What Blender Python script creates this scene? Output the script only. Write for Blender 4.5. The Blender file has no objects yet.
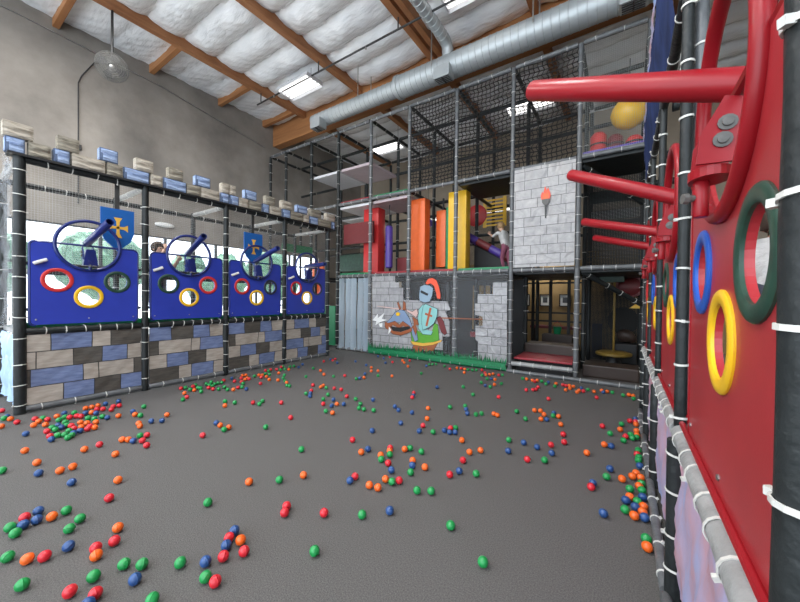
import bpy, bmesh, math, random
from mathutils import Vector, Matrix, Euler
random.seed(7)
PI = math.pi
S = bpy.context.scene
C = S.collection

# ------------------------------------------------------------------ camera
EYE = Vector((0, 0, 1.65))
def cam_axes(yaw, pitch, roll):
    f = Vector((-math.sin(yaw)*math.cos(pitch), math.cos(yaw)*math.cos(pitch), math.sin(pitch)))
    r = Vector((math.cos(yaw), math.sin(yaw), 0)); d = f.cross(r)
    return r*math.cos(roll)+d*math.sin(roll), -r*math.sin(roll)+d*math.cos(roll), f
RT, DN, FW = cam_axes(0.592046, -0.011764, -0.011167)
cam = bpy.data.cameras.new('camera'); cam.sensor_width = 36; cam.lens = 333.58*36/800
cam.clip_start = 0.02; cam.clip_end = 300
co = bpy.data.objects.new('camera', cam); C.objects.link(co)
U = -DN; Bk = -FW
co.matrix_world = Matrix(((RT.x, U.x, Bk.x, EYE.x), (RT.y, U.y, Bk.y, EYE.y), (RT.z, U.z, Bk.z, EYE.z), (0, 0, 0, 1)))
S.camera = co

# ------------------------------------------------------------------ light and exposure
w = bpy.data.worlds.new('daylight'); S.world = w; w.use_nodes = True
bg = w.node_tree.nodes['Background']; bg.inputs[0].default_value = (0.80, 0.90, 1.0, 1); bg.inputs[1].default_value = 2.3
S.view_settings.view_transform = 'Standard'; S.view_settings.look = 'None'
S.view_settings.gamma = 1; S.view_settings.use_curve_mapping = False
S.view_settings.exposure = 0.95
LAMP_W = 112
sun = bpy.data.lights.new('sun', 'SUN'); sun.energy = 7; sun.angle = .02; sun.color = (1, .96, .9)
so = bpy.data.objects.new('sun', sun); C.objects.link(so); so.rotation_euler = (math.radians(8), math.radians(-24), 0)
def area(name, loc, sx, sy, power, col=(1, .985, .96), rot=(0, 0, 0)):
    l = bpy.data.lights.new(name, 'AREA'); l.shape = 'RECTANGLE'; l.size = sx; l.size_y = sy; l.energy = power; l.color = col
    o = bpy.data.objects.new(name, l); C.objects.link(o); o.location = loc; o.rotation_euler = rot
    return o

# ------------------------------------------------------------------ materials
def mat(name, col, rough=.5, metal=0, bump=0, bscale=30, var=0, vscale=6, col2=None, coat=0, stretch=(1, 1, 1), detail=6, spec=.5):
    m = bpy.data.materials.new(name); m.use_nodes = True
    nt = m.node_tree; N = nt.nodes; Lk = nt.links; b = N['Principled BSDF']
    b.inputs['Roughness'].default_value = rough; b.inputs['Metallic'].default_value = metal
    b.inputs['Coat Weight'].default_value = coat; b.inputs['Specular IOR Level'].default_value = spec
    tc = N.new('ShaderNodeTexCoord'); mp = N.new('ShaderNodeMapping'); mp.inputs['Scale'].default_value = stretch
    Lk.new(tc.outputs['Object'], mp.inputs['Vector'])
    n = N.new('ShaderNodeTexNoise'); n.inputs['Scale'].default_value = vscale; n.inputs['Detail'].default_value = detail
    n.inputs['Roughness'].default_value = .6
    Lk.new(mp.outputs[0], n.inputs['Vector'])
    r = N.new('ShaderNodeValToRGB'); c = Vector(col)
    c2 = Vector(col2) if col2 else c*(1-var)
    if not col2: c = c*(1+var*.6)
    r.color_ramp.elements[0].position = .32; r.color_ramp.elements[1].position = .68
    r.color_ramp.elements[0].color = (*c2, 1); r.color_ramp.elements[1].color = (*c, 1)
    Lk.new(n.outputs['Fac'], r.inputs['Fac']); Lk.new(r.outputs['Color'], b.inputs['Base Color'])
    if bump:
        n2 = N.new('ShaderNodeTexNoise'); n2.inputs['Scale'].default_value = bscale; n2.inputs['Detail'].default_value = 4
        Lk.new(mp.outputs[0], n2.inputs['Vector'])
        bp = N.new('ShaderNodeBump'); bp.inputs['Strength'].default_value = bump; bp.inputs['Distance'].default_value = .02
        Lk.new(n2.outputs['Fac'], bp.inputs['Height']); Lk.new(bp.outputs[0], b.inputs['Normal'])
    return m
def emit(name, col, st):
    m = bpy.data.materials.new(name); m.use_nodes = True; b = m.node_tree.nodes['Principled BSDF']
    b.inputs['Base Color'].default_value = (*col, 1); b.inputs['Emission Color'].default_value = (*col, 1); b.inputs['Emission Strength'].default_value = st
    return m
def clear(name, col, amount, rough=.12, bump=0, bscale=4):
    """see-through film: mostly transparent, the rest a glossy skin"""
    m = bpy.data.materials.new(name); m.use_nodes = True; nt = m.node_tree; N = nt.nodes; Lk = nt.links
    b = N['Principled BSDF']; b.inputs['Base Color'].default_value = (*col, 1); b.inputs['Roughness'].default_value = rough
    t = N.new('ShaderNodeBsdfTransparent'); mx = N.new('ShaderNodeMixShader'); mx.inputs[0].default_value = amount
    if bump:
        n2 = N.new('ShaderNodeTexNoise'); n2.inputs['Scale'].default_value = bscale
        bp = N.new('ShaderNodeBump'); bp.inputs['Strength'].default_value = bump; bp.inputs['Distance'].default_value = .1
        Lk.new(n2.outputs['Fac'], bp.inputs['Height']); Lk.new(bp.outputs[0], b.inputs['Normal'])
    Lk.new(t.outputs[0], mx.inputs[1]); Lk.new(b.outputs[0], mx.inputs[2]); Lk.new(mx.outputs[0], N['Material Output'].inputs[0])
    return m
def netmat(name, col, cell, thick):
    """fine knotted net: threads opaque, holes transparent"""
    m = bpy.data.materials.new(name); m.use_nodes = True; nt = m.node_tree; N = nt.nodes; Lk = nt.links
    b = N['Principled BSDF']; b.inputs['Base Color'].default_value = (*col, 1); b.inputs['Roughness'].default_value = .8
    tc = N.new('ShaderNodeTexCoord'); sp = N.new('ShaderNodeSeparateXYZ'); Lk.new(tc.outputs['Object'], sp.inputs[0])
    ad = N.new('ShaderNodeMath'); ad.operation = 'ADD'; Lk.new(sp.outputs[0], ad.inputs[0]); Lk.new(sp.outputs[1], ad.inputs[1])
    res = []
    for src in (ad.outputs[0], sp.outputs[2]):
        d = N.new('ShaderNodeMath'); d.operation = 'DIVIDE'; Lk.new(src, d.inputs[0]); d.inputs[1].default_value = cell
        f = N.new('ShaderNodeMath'); f.operation = 'FRACT'; Lk.new(d.outputs[0], f.inputs[0])
        l = N.new('ShaderNodeMath'); l.operation = 'LESS_THAN'; Lk.new(f.outputs[0], l.inputs[0]); l.inputs[1].default_value = thick
        res.append(l)
    mxm = N.new('ShaderNodeMath'); mxm.operation = 'MAXIMUM'; Lk.new(res[0].outputs[0], mxm.inputs[0]); Lk.new(res[1].outputs[0], mxm.inputs[1])
    t = N.new('ShaderNodeBsdfTransparent'); mx = N.new('ShaderNodeMixShader'); Lk.new(mxm.outputs[0], mx.inputs[0])
    Lk.new(t.outputs[0], mx.inputs[1]); Lk.new(b.outputs[0], mx.inputs[2]); Lk.new(mx.outputs[0], N['Material Output'].inputs[0])
    return m
def brickmat(name, c1, c2, mortar, bw, bh, axes='XZ'):
    """printed stone wall on vinyl"""
    m = bpy.data.materials.new(name); m.use_nodes = True; nt = m.node_tree; N = nt.nodes; Lk = nt.links
    b = N['Principled BSDF']; b.inputs['Roughness'].default_value = .32
    tc = N.new('ShaderNodeTexCoord'); sp = N.new('ShaderNodeSeparateXYZ'); cb = N.new('ShaderNodeCombineXYZ')
    Lk.new(tc.outputs['Object'], sp.inputs[0]); Lk.new(sp.outputs[axes[0]], cb.inputs[0]); Lk.new(sp.outputs[axes[1]], cb.inputs[1])
    br = N.new('ShaderNodeTexBrick'); br.inputs['Scale'].default_value = 1; br.inputs['Brick Width'].default_value = bw
    br.inputs['Row Height'].default_value = bh; br.inputs['Mortar Size'].default_value = .006; br.offset = .42; br.squash = 1.35; br.squash_frequency = 3
    br.inputs['Color1'].default_value = (*c1, 1); br.inputs['Color2'].default_value = (*c2, 1); br.inputs['Mortar'].default_value = (*mortar, 1)
    Lk.new(cb.outputs[0], br.inputs['Vector'])
    n = N.new('ShaderNodeTexNoise'); n.inputs['Scale'].default_value = 9; n.inputs['Detail'].default_value = 8
    Lk.new(tc.outputs['Object'], n.inputs['Vector'])
    mx = N.new('ShaderNodeMix'); mx.data_type = 'RGBA'; mx.blend_type = 'MULTIPLY'; mx.inputs['Factor'].default_value = .55
    rr = N.new('ShaderNodeValToRGB'); rr.color_ramp.elements[0].position = .3; rr.color_ramp.elements[1].position = .7
    rr.color_ramp.elements[0].color = (.55, .55, .57, 1); Lk.new(n.outputs['Fac'], rr.inputs[0])
    Lk.new(br.outputs['Color'], mx.inputs['A']); Lk.new(rr.outputs[0], mx.inputs['B']); Lk.new(mx.outputs['Result'], b.inputs['Base Color'])
    n2 = N.new('ShaderNodeTexNoise'); n2.inputs['Scale'].default_value = 3.2; n2.inputs['Detail'].default_value = 3; n2.inputs['Distortion'].default_value = 1.2
    Lk.new(tc.outputs['Object'], n2.inputs['Vector'])
    bp = N.new('ShaderNodeBump'); bp.inputs['Strength'].default_value = .7; bp.inputs['Distance'].default_value = .06
    Lk.new(n2.outputs['Fac'], bp.inputs['Height']); Lk.new(bp.outputs[0], b.inputs['Normal'])
    return m

M = {}
M['carpet'] = mat('carpet', (.145, .136, .128), .95, bump=.45, bscale=190, vscale=120, col2=(.064, .060, .057), detail=4)
M['concrete'] = mat('concrete', (.36, .325, .285), .9, bump=.2, bscale=9, vscale=.55, col2=(.182, .163, .143), detail=9)
M['far_concrete'] = mat('far_concrete', (.42, .35, .27), .9, vscale=.5, col2=(.30, .245, .185), detail=8)
M['ochre'] = mat('ochre', (.36, .24, .10), .85, vscale=2, col2=(.26, .17, .07))
M['wood'] = mat('wood', (.42, .185, .075), .6, vscale=5, col2=(.25, .095, .035), stretch=(1, .12, 1), bump=.15, bscale=20)
M['woodx'] = mat('woodx', (.46, .205, .075), .6, vscale=5, col2=(.28, .11, .038), stretch=(.1, 1, 1.6), bump=.15, bscale=20)
M['insul'] = mat('insul', (.90, .91, .92), .27, vscale=2.5, col2=(.80, .82, .84), coat=.2, bump=1.0, bscale=7, stretch=(.55, 1.8, 1))
M['duct'] = mat('duct', (.46, .49, .50), .5, metal=.55, vscale=16, col2=(.42, .45, .46), stretch=(.35, 1, 1))
M['steel'] = mat('steel', (.45, .44, .42), .35, metal=.9, var=.2)
M['fancage'] = mat('fancage', (.11, .107, .10), .5, var=.2)
M['darksteel'] = mat('darksteel', (.055, .055, .055), .5, metal=.4, var=.2)
M['pad_black'] = mat('pad_black', (.017, .020, .0205), .46, bump=.35, bscale=22, var=.35, vscale=7, spec=.35)
M['pad_grey'] = mat('pad_grey', (.125, .130, .135), .38, bump=.4, bscale=20, var=.25, vscale=7)
M['pad_light'] = mat('pad_light', (.30, .30, .295), .35, bump=.5, bscale=18, var=.22, vscale=8)
M['tie'] = mat('tie', (.62, .61, .57), .4, var=.08)
M['red'] = mat('red', (.36, .022, .028), .36, var=.12, vscale=3, bump=.04, bscale=200)
M['redp'] = mat('redp', (.285, .007, .013), .36, var=.06, spec=.35)
M['blue'] = mat('blue', (.024, .046, .36), .36, var=.08, vscale=3)
M['bluep'] = mat('bluep', (.010, .022, .145), .28, var=.08, coat=.2)
M['shieldblue'] = mat('shieldblue', (.008, .10, .36), .4, var=.06)
M['mustard'] = mat('mustard', (.20, .125, .02), .5, var=.1)
M['yellow'] = mat('yellow', (.80, .46, .015), .34, var=.06)
M['goldprint'] = mat('goldprint', (.72, .40, .06), .5, var=.06)
M['green'] = mat('green', (.006, .20, .075), .4, var=.12)
M['dgreen'] = mat('dgreen', (.020, .060, .040), .42, var=.4, vscale=10)
M['ringred'] = mat('ringred', (.55, .03, .03), .35, var=.08)
M['ringblue'] = mat('ringblue', (.018, .09, .42), .35, var=.08)
M['ringblack'] = mat('ringblack', (.03, .035, .06), .4, var=.08)
M['orange'] = mat('orange', (.76, .13, .022), .4, var=.08)
M['purple'] = mat('purple', (.075, .040, .26), .4, var=.08)
M['maroon'] = mat('maroon', (.16, .022, .025), .45, var=.1)
M['stepred'] = mat('stepred', (.30, .02, .03), .45, var=.1)
M['brownpad'] = mat('brownpad', (.035, .020, .014), .5, var=.15)
M['black'] = mat('black', (.010, .010, .011), .6, var=.1)
M['white'] = mat('white', (.80, .80, .78), .45, var=.05)
M['deckgrey'] = mat('deckgrey', (.60, .60, .62), .5, var=.06)
M['pinkmat'] = mat('pinkmat', (.46, .38, .40), .5, var=.08)
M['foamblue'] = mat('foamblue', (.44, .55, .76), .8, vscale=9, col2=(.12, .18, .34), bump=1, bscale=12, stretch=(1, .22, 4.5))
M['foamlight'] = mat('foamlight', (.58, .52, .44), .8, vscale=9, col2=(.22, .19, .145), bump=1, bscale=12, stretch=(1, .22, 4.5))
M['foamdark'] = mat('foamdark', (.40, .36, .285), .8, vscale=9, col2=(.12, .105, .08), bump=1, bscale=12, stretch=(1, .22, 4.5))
M['foamedge'] = mat('foamedge', (.07, .10, .17), .8, var=.1)
M['pr_blue'] = mat('pr_blue', (.185, .235, .40), .5, vscale=16, col2=(.105, .14, .26), stretch=(1, .35, 2.2), bump=.3, bscale=5)
M['pr_beige'] = mat('pr_beige', (.44, .385, .33), .5, vscale=16, col2=(.31, .27, .23), stretch=(1, .35, 2.2), bump=.3, bscale=5)
M['pr_dark'] = mat('pr_dark', (.105, .092, .078), .5, vscale=16, col2=(.055, .050, .044), stretch=(1, .35, 2.2), bump=.3, bscale=5)
M['pr_seam'] = mat('pr_seam', (.035, .034, .034), .6, var=.1)
M['paleblue'] = mat('paleblue', (.42, .58, .80), .4, var=.12, bump=.5, bscale=5)
M['stone'] = brickmat('stone_print', (.42, .415, .42), (.34, .335, .34), (.10, .10, .10), .31, .19)
M['torchstone'] = brickmat('torch_stone_print', (.47, .455, .45), (.40, .385, .38), (.13, .125, .125), .34, .20)
M['film'] = clear('film', (.55, .57, .60), .10, .14, .25, 2)
M['strip'] = clear('strip', (.66, .80, .92), .40, .08, .5, 1.5)
M['glass'] = clear('glass', (.7, .8, .82), .08, .03)
M['finenet'] = netmat('finenet', (.42, .43, .42), .035, .055)
M['darknet'] = netmat('darknet', (.012, .012, .012), .03, .55)
M['thinnet'] = netmat('thinnet', (.02, .02, .02), .03, .22)
M['beigenet'] = netmat('beigenet', (.62, .58, .50), .045, .13)
M['ball_r'] = mat('ball_red', (.62, .018, .030), .38, var=.12, vscale=20, bump=.08, bscale=40)
M['ball_o'] = mat('ball_orange', (.80, .125, .012), .38, var=.12, vscale=20, bump=.08, bscale=40)
M['ball_g'] = mat('ball_green', (.010, .26, .060), .38, var=.15, vscale=20, bump=.08, bscale=40)
M['ball_b'] = mat('ball_blue', (.022, .072, .22), .38, var=.15, vscale=20, bump=.08, bscale=40)
M['tube'] = emit('tube', (1, .98, .95), 1.6)
M['skin'] = mat('skin', (.62, .38, .27), .5, var=.05)
M['hair'] = mat('hair', (.36, .22, .10), .7, var=.3, vscale=30)
M['dhair'] = mat('dhair', (.05, .03, .02), .7, var=.3, vscale=30)
M['shirt'] = mat('shirt', (.50, .49, .48), .85, var=.2, vscale=9, bump=1, bscale=16)
M['trousers'] = mat('trousers', (.22, .06, .10), .8, var=.1)
M['dtrousers'] = mat('dtrousers', (.05, .055, .075), .8, var=.1)
M['leaf'] = mat('leaf', (.085, .22, .13), .7, vscale=5, col2=(.02, .085, .055), bump=.8, bscale=12)
M['bark'] = mat('bark', (.12, .08, .05), .9, var=.2)
M['paving'] = mat('paving', (.62, .60, .57), .9, var=.1)
M['frame'] = mat('frame', (.07, .075, .08), .45, var=.1)
M['teal'] = mat('teal', (.24, .52, .50), .45, var=.06)
M['helmet'] = mat('helmet', (.26, .36, .45), .45, var=.06)
M['plume'] = mat('plume', (.78, .09, .035), .45, var=.06)
M['cross'] = mat('cross', (.42, .09, .03), .45, var=.06)
M['grassprint'] = mat('grassprint', (.012, .26, .10), .5, vscale=30, col2=(.006, .12, .04))
M['caparison'] = mat('caparison', (.10, .34, .03), .45, var=.1)
M['rust'] = mat('rust', (.32, .095, .035), .45, var=.08)
M['bluegrey'] = mat('bluegrey', (.20, .28, .42), .45, var=.08)
M['pinkprint'] = mat('pinkprint', (.62, .42, .38), .45, var=.06)
M['navy'] = mat('navy', (.012, .020, .060), .85, vscale=2.5, col2=(.030, .050, .15), bump=.4, bscale=3, spec=.15)
M['skyprint'] = mat('skyprint', (.30, .42, .72), .45, vscale=5, col2=(.50, .30, .30))
M['mural'] = mat('mural', (.30, .40, .66), .45, vscale=2.6, col2=(.56, .27, .28), bump=.6, bscale=4, stretch=(1, 1.6, .5))

# ------------------------------------------------------------------ mesh helpers
def wloc(p):
    v = Vector((0, 0, 0))
    while p: v += p.location; p = p.parent
    return v
def link(name, me, m, parent=None, smooth=False):
    if smooth:
        for p in me.polygons: p.use_smooth = True
    ms = m if isinstance(m, (list, tuple)) else [m]
    for k in ms: me.materials.append(M[k] if isinstance(k, str) else k)
    o = bpy.data.objects.new(name, me); C.objects.link(o)
    if parent: o.parent = parent; o.location = -wloc(parent)
    return o
class MB:
    def __init__(s): s.bm = bmesh.new(); s.mi = 0
    def _mark(s, n0):
        s.bm.faces.ensure_lookup_table()
        for f in s.bm.faces[n0:]: f.material_index = s.mi
    def face(s, pts):
        n0 = len(s.bm.faces); s.bm.faces.new([s.bm.verts.new(p) for p in pts]); s._mark(n0); return s
    def box(s, a, b, bev=0):
        n0 = len(s.bm.faces)
        x0, y0, z0 = a; x1, y1, z1 = b
        v = [s.bm.verts.new(p) for p in ((x0, y0, z0), (x1, y0, z0), (x1, y1, z0), (x0, y1, z0), (x0, y0, z1), (x1, y0, z1), (x1, y1, z1), (x0, y1, z1))]
        fs = [s.bm.faces.new([v[i] for i in q]) for q in ((0, 3, 2, 1), (4, 5, 6, 7), (0, 1, 5, 4), (1, 2, 6, 5), (2, 3, 7, 6), (3, 0, 4, 7))]
        if bev:
            es = list({e for f in fs for e in f.edges})
            bmesh.ops.bevel(s.bm, geom=es, offset=bev, segments=2, affect='EDGES', profile=.6)
        s._mark(n0); return s
    def lathe(s, p, axis, prof, n=16):
        """prof: (distance along axis, radius)"""
        n0 = len(s.bm.faces)
        p = Vector(p); a = Vector(axis).normalized()
        t = Vector((0, 0, 1)) if abs(a.z) < .9 else Vector((1, 0, 0))
        u = a.cross(t).normalized(); v = a.cross(u)
        rings = []
        for h, r in prof:
            rings.append([s.bm.verts.new(p+a*h+(u*math.cos(2*PI*k/n)+v*math.sin(2*PI*k/n))*max(r, 1e-4)) for k in range(n)])
        for A, B in zip(rings, rings[1:]):
            for k in range(n): s.bm.faces.new((A[k], A[(k+1) % n], B[(k+1) % n], B[k]))
        s.bm.faces.new(rings[0][::-1]); s.bm.faces.new(rings[-1])
        s._mark(n0); return s
    def tube(s, a, b, r, n=12, r2=None):
        a, b = Vector(a), Vector(b); L = (b-a).length; r2 = r if r2 is None else r2
        return s.lathe(a, b-a, [(0, r*.86), (min(.006, L*.1), r), (L-min(.006, L*.1), r2), (L, r2*.86)], n)
    def path(s, pts, r, n=8, closed=False):
        n0 = len(s.bm.faces)
        P = [Vector(p) for p in pts]; rings = []; N_ = len(P)
        for i, p in enumerate(P):
            q0 = P[(i-1) % N_] if (closed or i > 0) else p; q1 = P[(i+1) % N_] if (closed or i < N_-1) else p
            a = (q1-q0).normalized(); t = Vector((0, 0, 1)) if abs(a.z) < .95 else Vector((1, 0, 0))
            if i == 0: u = a.cross(t).normalized()
            else: u = (u-a*u.dot(a)).normalized()
            v = a.cross(u)
            rr = r(i/(N_-1)) if callable(r) else r
            rings.append([s.bm.verts.new(p+(u*math.cos(2*PI*k/n)+v*math.sin(2*PI*k/n))*rr) for k in range(n)])
        for i in range(N_ if closed else N_-1):
            A, B = rings[i], rings[(i+1) % N_]
            sh = 0
            if closed and i == N_-1: sh = min(range(n), key=lambda q: (A[0].co-B[q].co).length)
            for k in range(n): s.bm.faces.new((A[k], A[(k+1) % n], B[(k+1+sh) % n], B[(k+sh) % n]))
        if not closed: s.bm.faces.new(rings[0][::-1]); s.bm.faces.new(rings[-1])
        s._mark(n0); return s
    def ring(s, c, axis, prof, n=28):
        """closed profile (axial, radius) swept round the axis"""
        n0 = len(s.bm.faces)
        c = Vector(c); a = Vector(axis).normalized(); t = Vector((0, 0, 1)) if abs(a.z) < .9 else Vector((1, 0, 0))
        u = a.cross(t).normalized(); v = a.cross(u)
        rings = [[s.bm.verts.new(c+a*h+(u*math.cos(2*PI*k/n)+v*math.sin(2*PI*k/n))*r) for k in range(n)] for h, r in prof]
        for i in range(len(prof)):
            A, B = rings[i], rings[(i+1) % len(prof)]
            for k in range(n): s.bm.faces.new((A[k], A[(k+1) % n], B[(k+1) % n], B[k]))
        s._mark(n0); return s
    def prism(s, pts, off):
        """polygon (3D points in a plane) given thickness by the vector off"""
        n0 = len(s.bm.faces); off = Vector(off)
        A = [s.bm.verts.new(Vector(p)) for p in pts]; B = [s.bm.verts.new(Vector(p)+off) for p in pts]
        s.bm.faces.new(A[::-1]); s.bm.faces.new(B)
        for i in range(len(A)): s.bm.faces.new((A[i], A[(i+1) % len(A)], B[(i+1) % len(A)], B[i]))
        s._mark(n0); return s
    def ball(s, c, r, sq=(1, 1, 1), n=20):
        n0 = len(s.bm.faces)
        mtx = Matrix.Translation(Vector(c)) @ Matrix.Diagonal((r*sq[0], r*sq[1], r*sq[2], 1))
        bmesh.ops.create_uvsphere(s.bm, u_segments=n, v_segments=n*2//3, radius=1, matrix=mtx); s._mark(n0); return s
    def grid(s, f, nu, nv):
        n0 = len(s.bm.faces)
        V = [[s.bm.verts.new(f(i/nu, j/nv)) for j in range(nv+1)] for i in range(nu+1)]
        for i in range(nu):
            for j in range(nv): s.bm.faces.new((V[i][j], V[i+1][j], V[i+1][j+1], V[i][j+1]))
        s._mark(n0); return s
    def mesh(s, name, fix=True):
        if fix: bmesh.ops.recalc_face_normals(s.bm, faces=s.bm.faces)
        me = bpy.data.meshes.new(name); s.bm.to_mesh(me); s.bm.free(); return me
    def build(s, name, m, parent=None, smooth=False, origin=None):
        if origin is not None: bmesh.ops.translate(s.bm, verts=s.bm.verts, vec=-Vector(origin))
        o = link(name, s.mesh(name), m, parent, smooth)
        if origin is not None: o.location = Vector(origin)-wloc(parent)
        if smooth: autosmooth(o)
        return o
def autosmooth(o, deg=40):
    me = o.data
    try: me.set_sharp_from_angle(angle=math.radians(deg))
    except Exception: pass
def thing(name, label, cat, loc=(0, 0, 0), group=None):
    o = bpy.data.objects.new(name, None); C.objects.link(o); o.location = loc; o.empty_display_size = .1
    return tag(o, label, cat, group)
def tag(o, label, cat, group=None, kind=None):
    o['label'] = label; o['category'] = cat
    if group: o['group'] = group
    if kind: o['kind'] = kind
    return o
def struct(o): o['kind'] = 'structure'; return o
def noise1(x, y, s=0): return math.sin(x*3.1+s)*math.cos(y*2.3+s*1.7)+.5*math.sin(x*7.3+y*5.1+s*2.1)+.3*math.sin(x*13.7-y*11.9+s)

# a padded tube with its zip ties
TIE = {}
def tie_mesh(r):
    k = round(r, 3)
    if k not in TIE:
        b = MB(); b.ring((0, 0, 0), (0, 0, 1), [(-.0055, r*1.01), (-.0055, r*1.01+.004), (.0055, r*1.01+.004), (.0055, r*1.01)], 14)
        b.box((r*1.0, -.007, -.008), (r*1.0+.017, .007, .008))
        me = b.mesh('zip_tie'); me.materials.append(M['tie']); TIE[k] = me
    return TIE[k]
def pad_tube(frame, name, a, b, r=.05, m='pad_black', gap=.34, tie_from=.12):
    a, b = Vector(a), Vector(b); L = (b-a).length; d = (b-a).normalized()
    n = max(2, int(L/.22)); prof = [(0, r*.9)]
    for i in range(n+1):
        prof.append((.004+(L-.008)*i/n, r*(1+.035*math.sin(i*2.4+a.x*3+a.y*5))))
    prof.append((L, r*.9))
    o = MB().lathe((0, 0, 0), d, prof, 14).build(name, m, frame, True); o.location = a-wloc(frame)
    q = Vector((0, 0, 1)).rotation_difference(d).to_euler()
    if gap:
        t = tie_from+random.random()*.1
        while t < L-.06:
            z = bpy.data.objects.new('zip_tie', tie_mesh(r*1.03)); C.objects.link(z); z.parent = o
            z.location = d*t
            tilt = Euler((random.uniform(-.12, .12), random.uniform(-.12, .12), random.uniform(0, 6.28)))
            z.rotation_euler = (q.to_matrix() @ tilt.to_matrix()).to_euler()
            t += gap*random.uniform(.8, 1.2)
    return o
# ------------------------------------------------------------------ room shell
WX = -11.4                                        # left concrete wall
struct(MB().box((-11.6, -6, -.1), (7.2, 13.4, 0)).build('floor', 'carpet'))
b = MB()
WZ0, WZ1, WY0, WY1 = .45, 3.36, -4.6, 10.4
b.box((WX-.25, -6, 0), (WX, 13.4, WZ0)).box((WX-.25, -6, WZ1), (WX, 13.4, 8.6))
b.box((WX-.25, -6, WZ0), (WX, WY0, WZ1)).box((WX-.25, WY1, WZ0), (WX, 13.4, WZ1))
struct(b.build('wall_left', 'concrete'))
struct(MB().box((-11.65, 13.2, 0), (7.2, 13.4, 8.6)).build('wall_back', 'far_concrete'))
struct(MB().box((7.0, -6, 0), (7.2, 13.2, 8.6)).build('wall_right', 'far_concrete'))
n = 10; dy = (WY1-WY0)/n
for i in range(n):
    y0, y1 = WY0+dy*i, WY0+dy*(i+1); b = MB(); t = .035
    for q in ((y0, y0+t), (y1-t, y1)): b.box((WX-.16, q[0], WZ0), (WX-.08, q[1], WZ1))
    for q in ((WZ0, WZ0+t), (2.35, 2.35+t), (WZ1-t, WZ1)): b.box((WX-.155, y0+t, q[0]), (WX-.085, y1-t, q[1]))
    wn = struct(b.build('window_%d' % (i+1), 'frame'))
    MB().box((WX-.125, y0+t, WZ0+t), (WX-.12, y1-t, WZ1-t)).build('pane', 'glass', wn)
struct(MB().box((-11.65, -6, 8.36), (7.2, 13.4, 8.6)).build('ceiling', 'white'))

# roof timbers, insulation
PX = [-9.55, -6.95, -4.35, -1.75, .85, 3.45]
names = ['second', 'third', 'fourth', 'fifth', 'sixth']
for i, x in enumerate(PX):
    for (y0, y1, where) in ((-6, 7.98, 'front'), (8.34, 13.2, 'rear')):
        o = MB().box((x-.085, y0, 7.98), (x+.085, y1, 8.36), .01).build('roof_beam', 'wood')
        pos = 'nearest the left concrete wall, with the fan' if i == 0 else '%s from the left concrete wall' % names[i-1]
        tag(o, ('brown timber roof beam %s' % pos) if where == 'front' else 'brown timber roof beam behind the big cross beam, '+('nearest the left wall' if i == 0 else names[i-1]+' from left wall'), 'beam', 'timber roof beams')
tag(MB().box((-4.13, 3.9, 7.9), (-4.0, 7.97, 8.2), .01).build('roof_beam', 'wood'), 'short brown timber doubled beside a roof beam left of the small duct', 'beam', 'timber roof beams')
tag(MB().box((-11.4, 8.0, 7.42), (7, 8.32, 8.36), .012).build('laminated_beam', 'woodx'), 'deep orange brown laminated timber beam running above the long round duct', 'beam')
for k, y in enumerate([.1, 2.05, 4.0, 5.95, 7.6]):
    o = MB().box((WX, y-.06, 8.0), (PX[0]-.085, y+.06, 8.3), .008).build('roof_blocking', 'woodx')
    tag(o, 'short timber between left wall and first roof beam, %s from the picture front' % ['first', 'second', 'third', 'fourth', 'fifth'][k], 'beam', 'short timbers along the left wall')
def insul(x0, x1, y0, y1, pitch, sag, nm, lab):
    def f(u, v):
        x = x0+(x1-x0)*u; y = y0+(y1-y0)*v
        s = abs(math.sin(PI*(y+.05*math.sin(x*2.1))/pitch)); e = min(1, 5*min(u, 1-u))
        z = 8.33-.07-sag*s**.55*(.55+.45*e)-.05*math.sin(PI*u)+.022*noise1(x*1.3, y*1.6, x0)*s-.02*abs(math.sin(x*9+3*math.sin(y*4)))*(1-s)
        return Vector((x, y, z))
    o = MB().grid(f, 34, int((y1-y0)/pitch*12)).build(nm, 'insul', None, True)
    return tag(o, lab, 'insulation', 'insulation blankets')
ordn = ['against the left concrete wall', 'right of the first roof beam', 'between the second and third roof beams', 'between the third and fourth roof beams', 'over the right gallery', 'at the far right', 'beyond']
edges = [WX]+PX+[7.0]
for i in range(len(edges)-1):
    a, c = edges[i]+(.09 if i else 0), edges[i+1]-(.09 if i < len(PX) else 0)
    if i == 0:
        insul(a, c, -6, 7.98, .775, .06, 'insulation_blanket', 'white vinyl faced insulation strip '+ordn[i])
        insul(a, c, 8.34, 13.2, .775, .06, 'insulation_blanket', 'white vinyl insulation behind the laminated beam '+ordn[i])
    else:
        insul(a, c, -6, 7.98, .80, .21, 'insulation_blanket', 'white puffed vinyl insulation blanket '+ordn[i])
        insul(a, c, 8.34, 13.2, .72, .2, 'insulation_blanket', 'white vinyl insulation behind the laminated beam, '+ordn[i])

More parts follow.
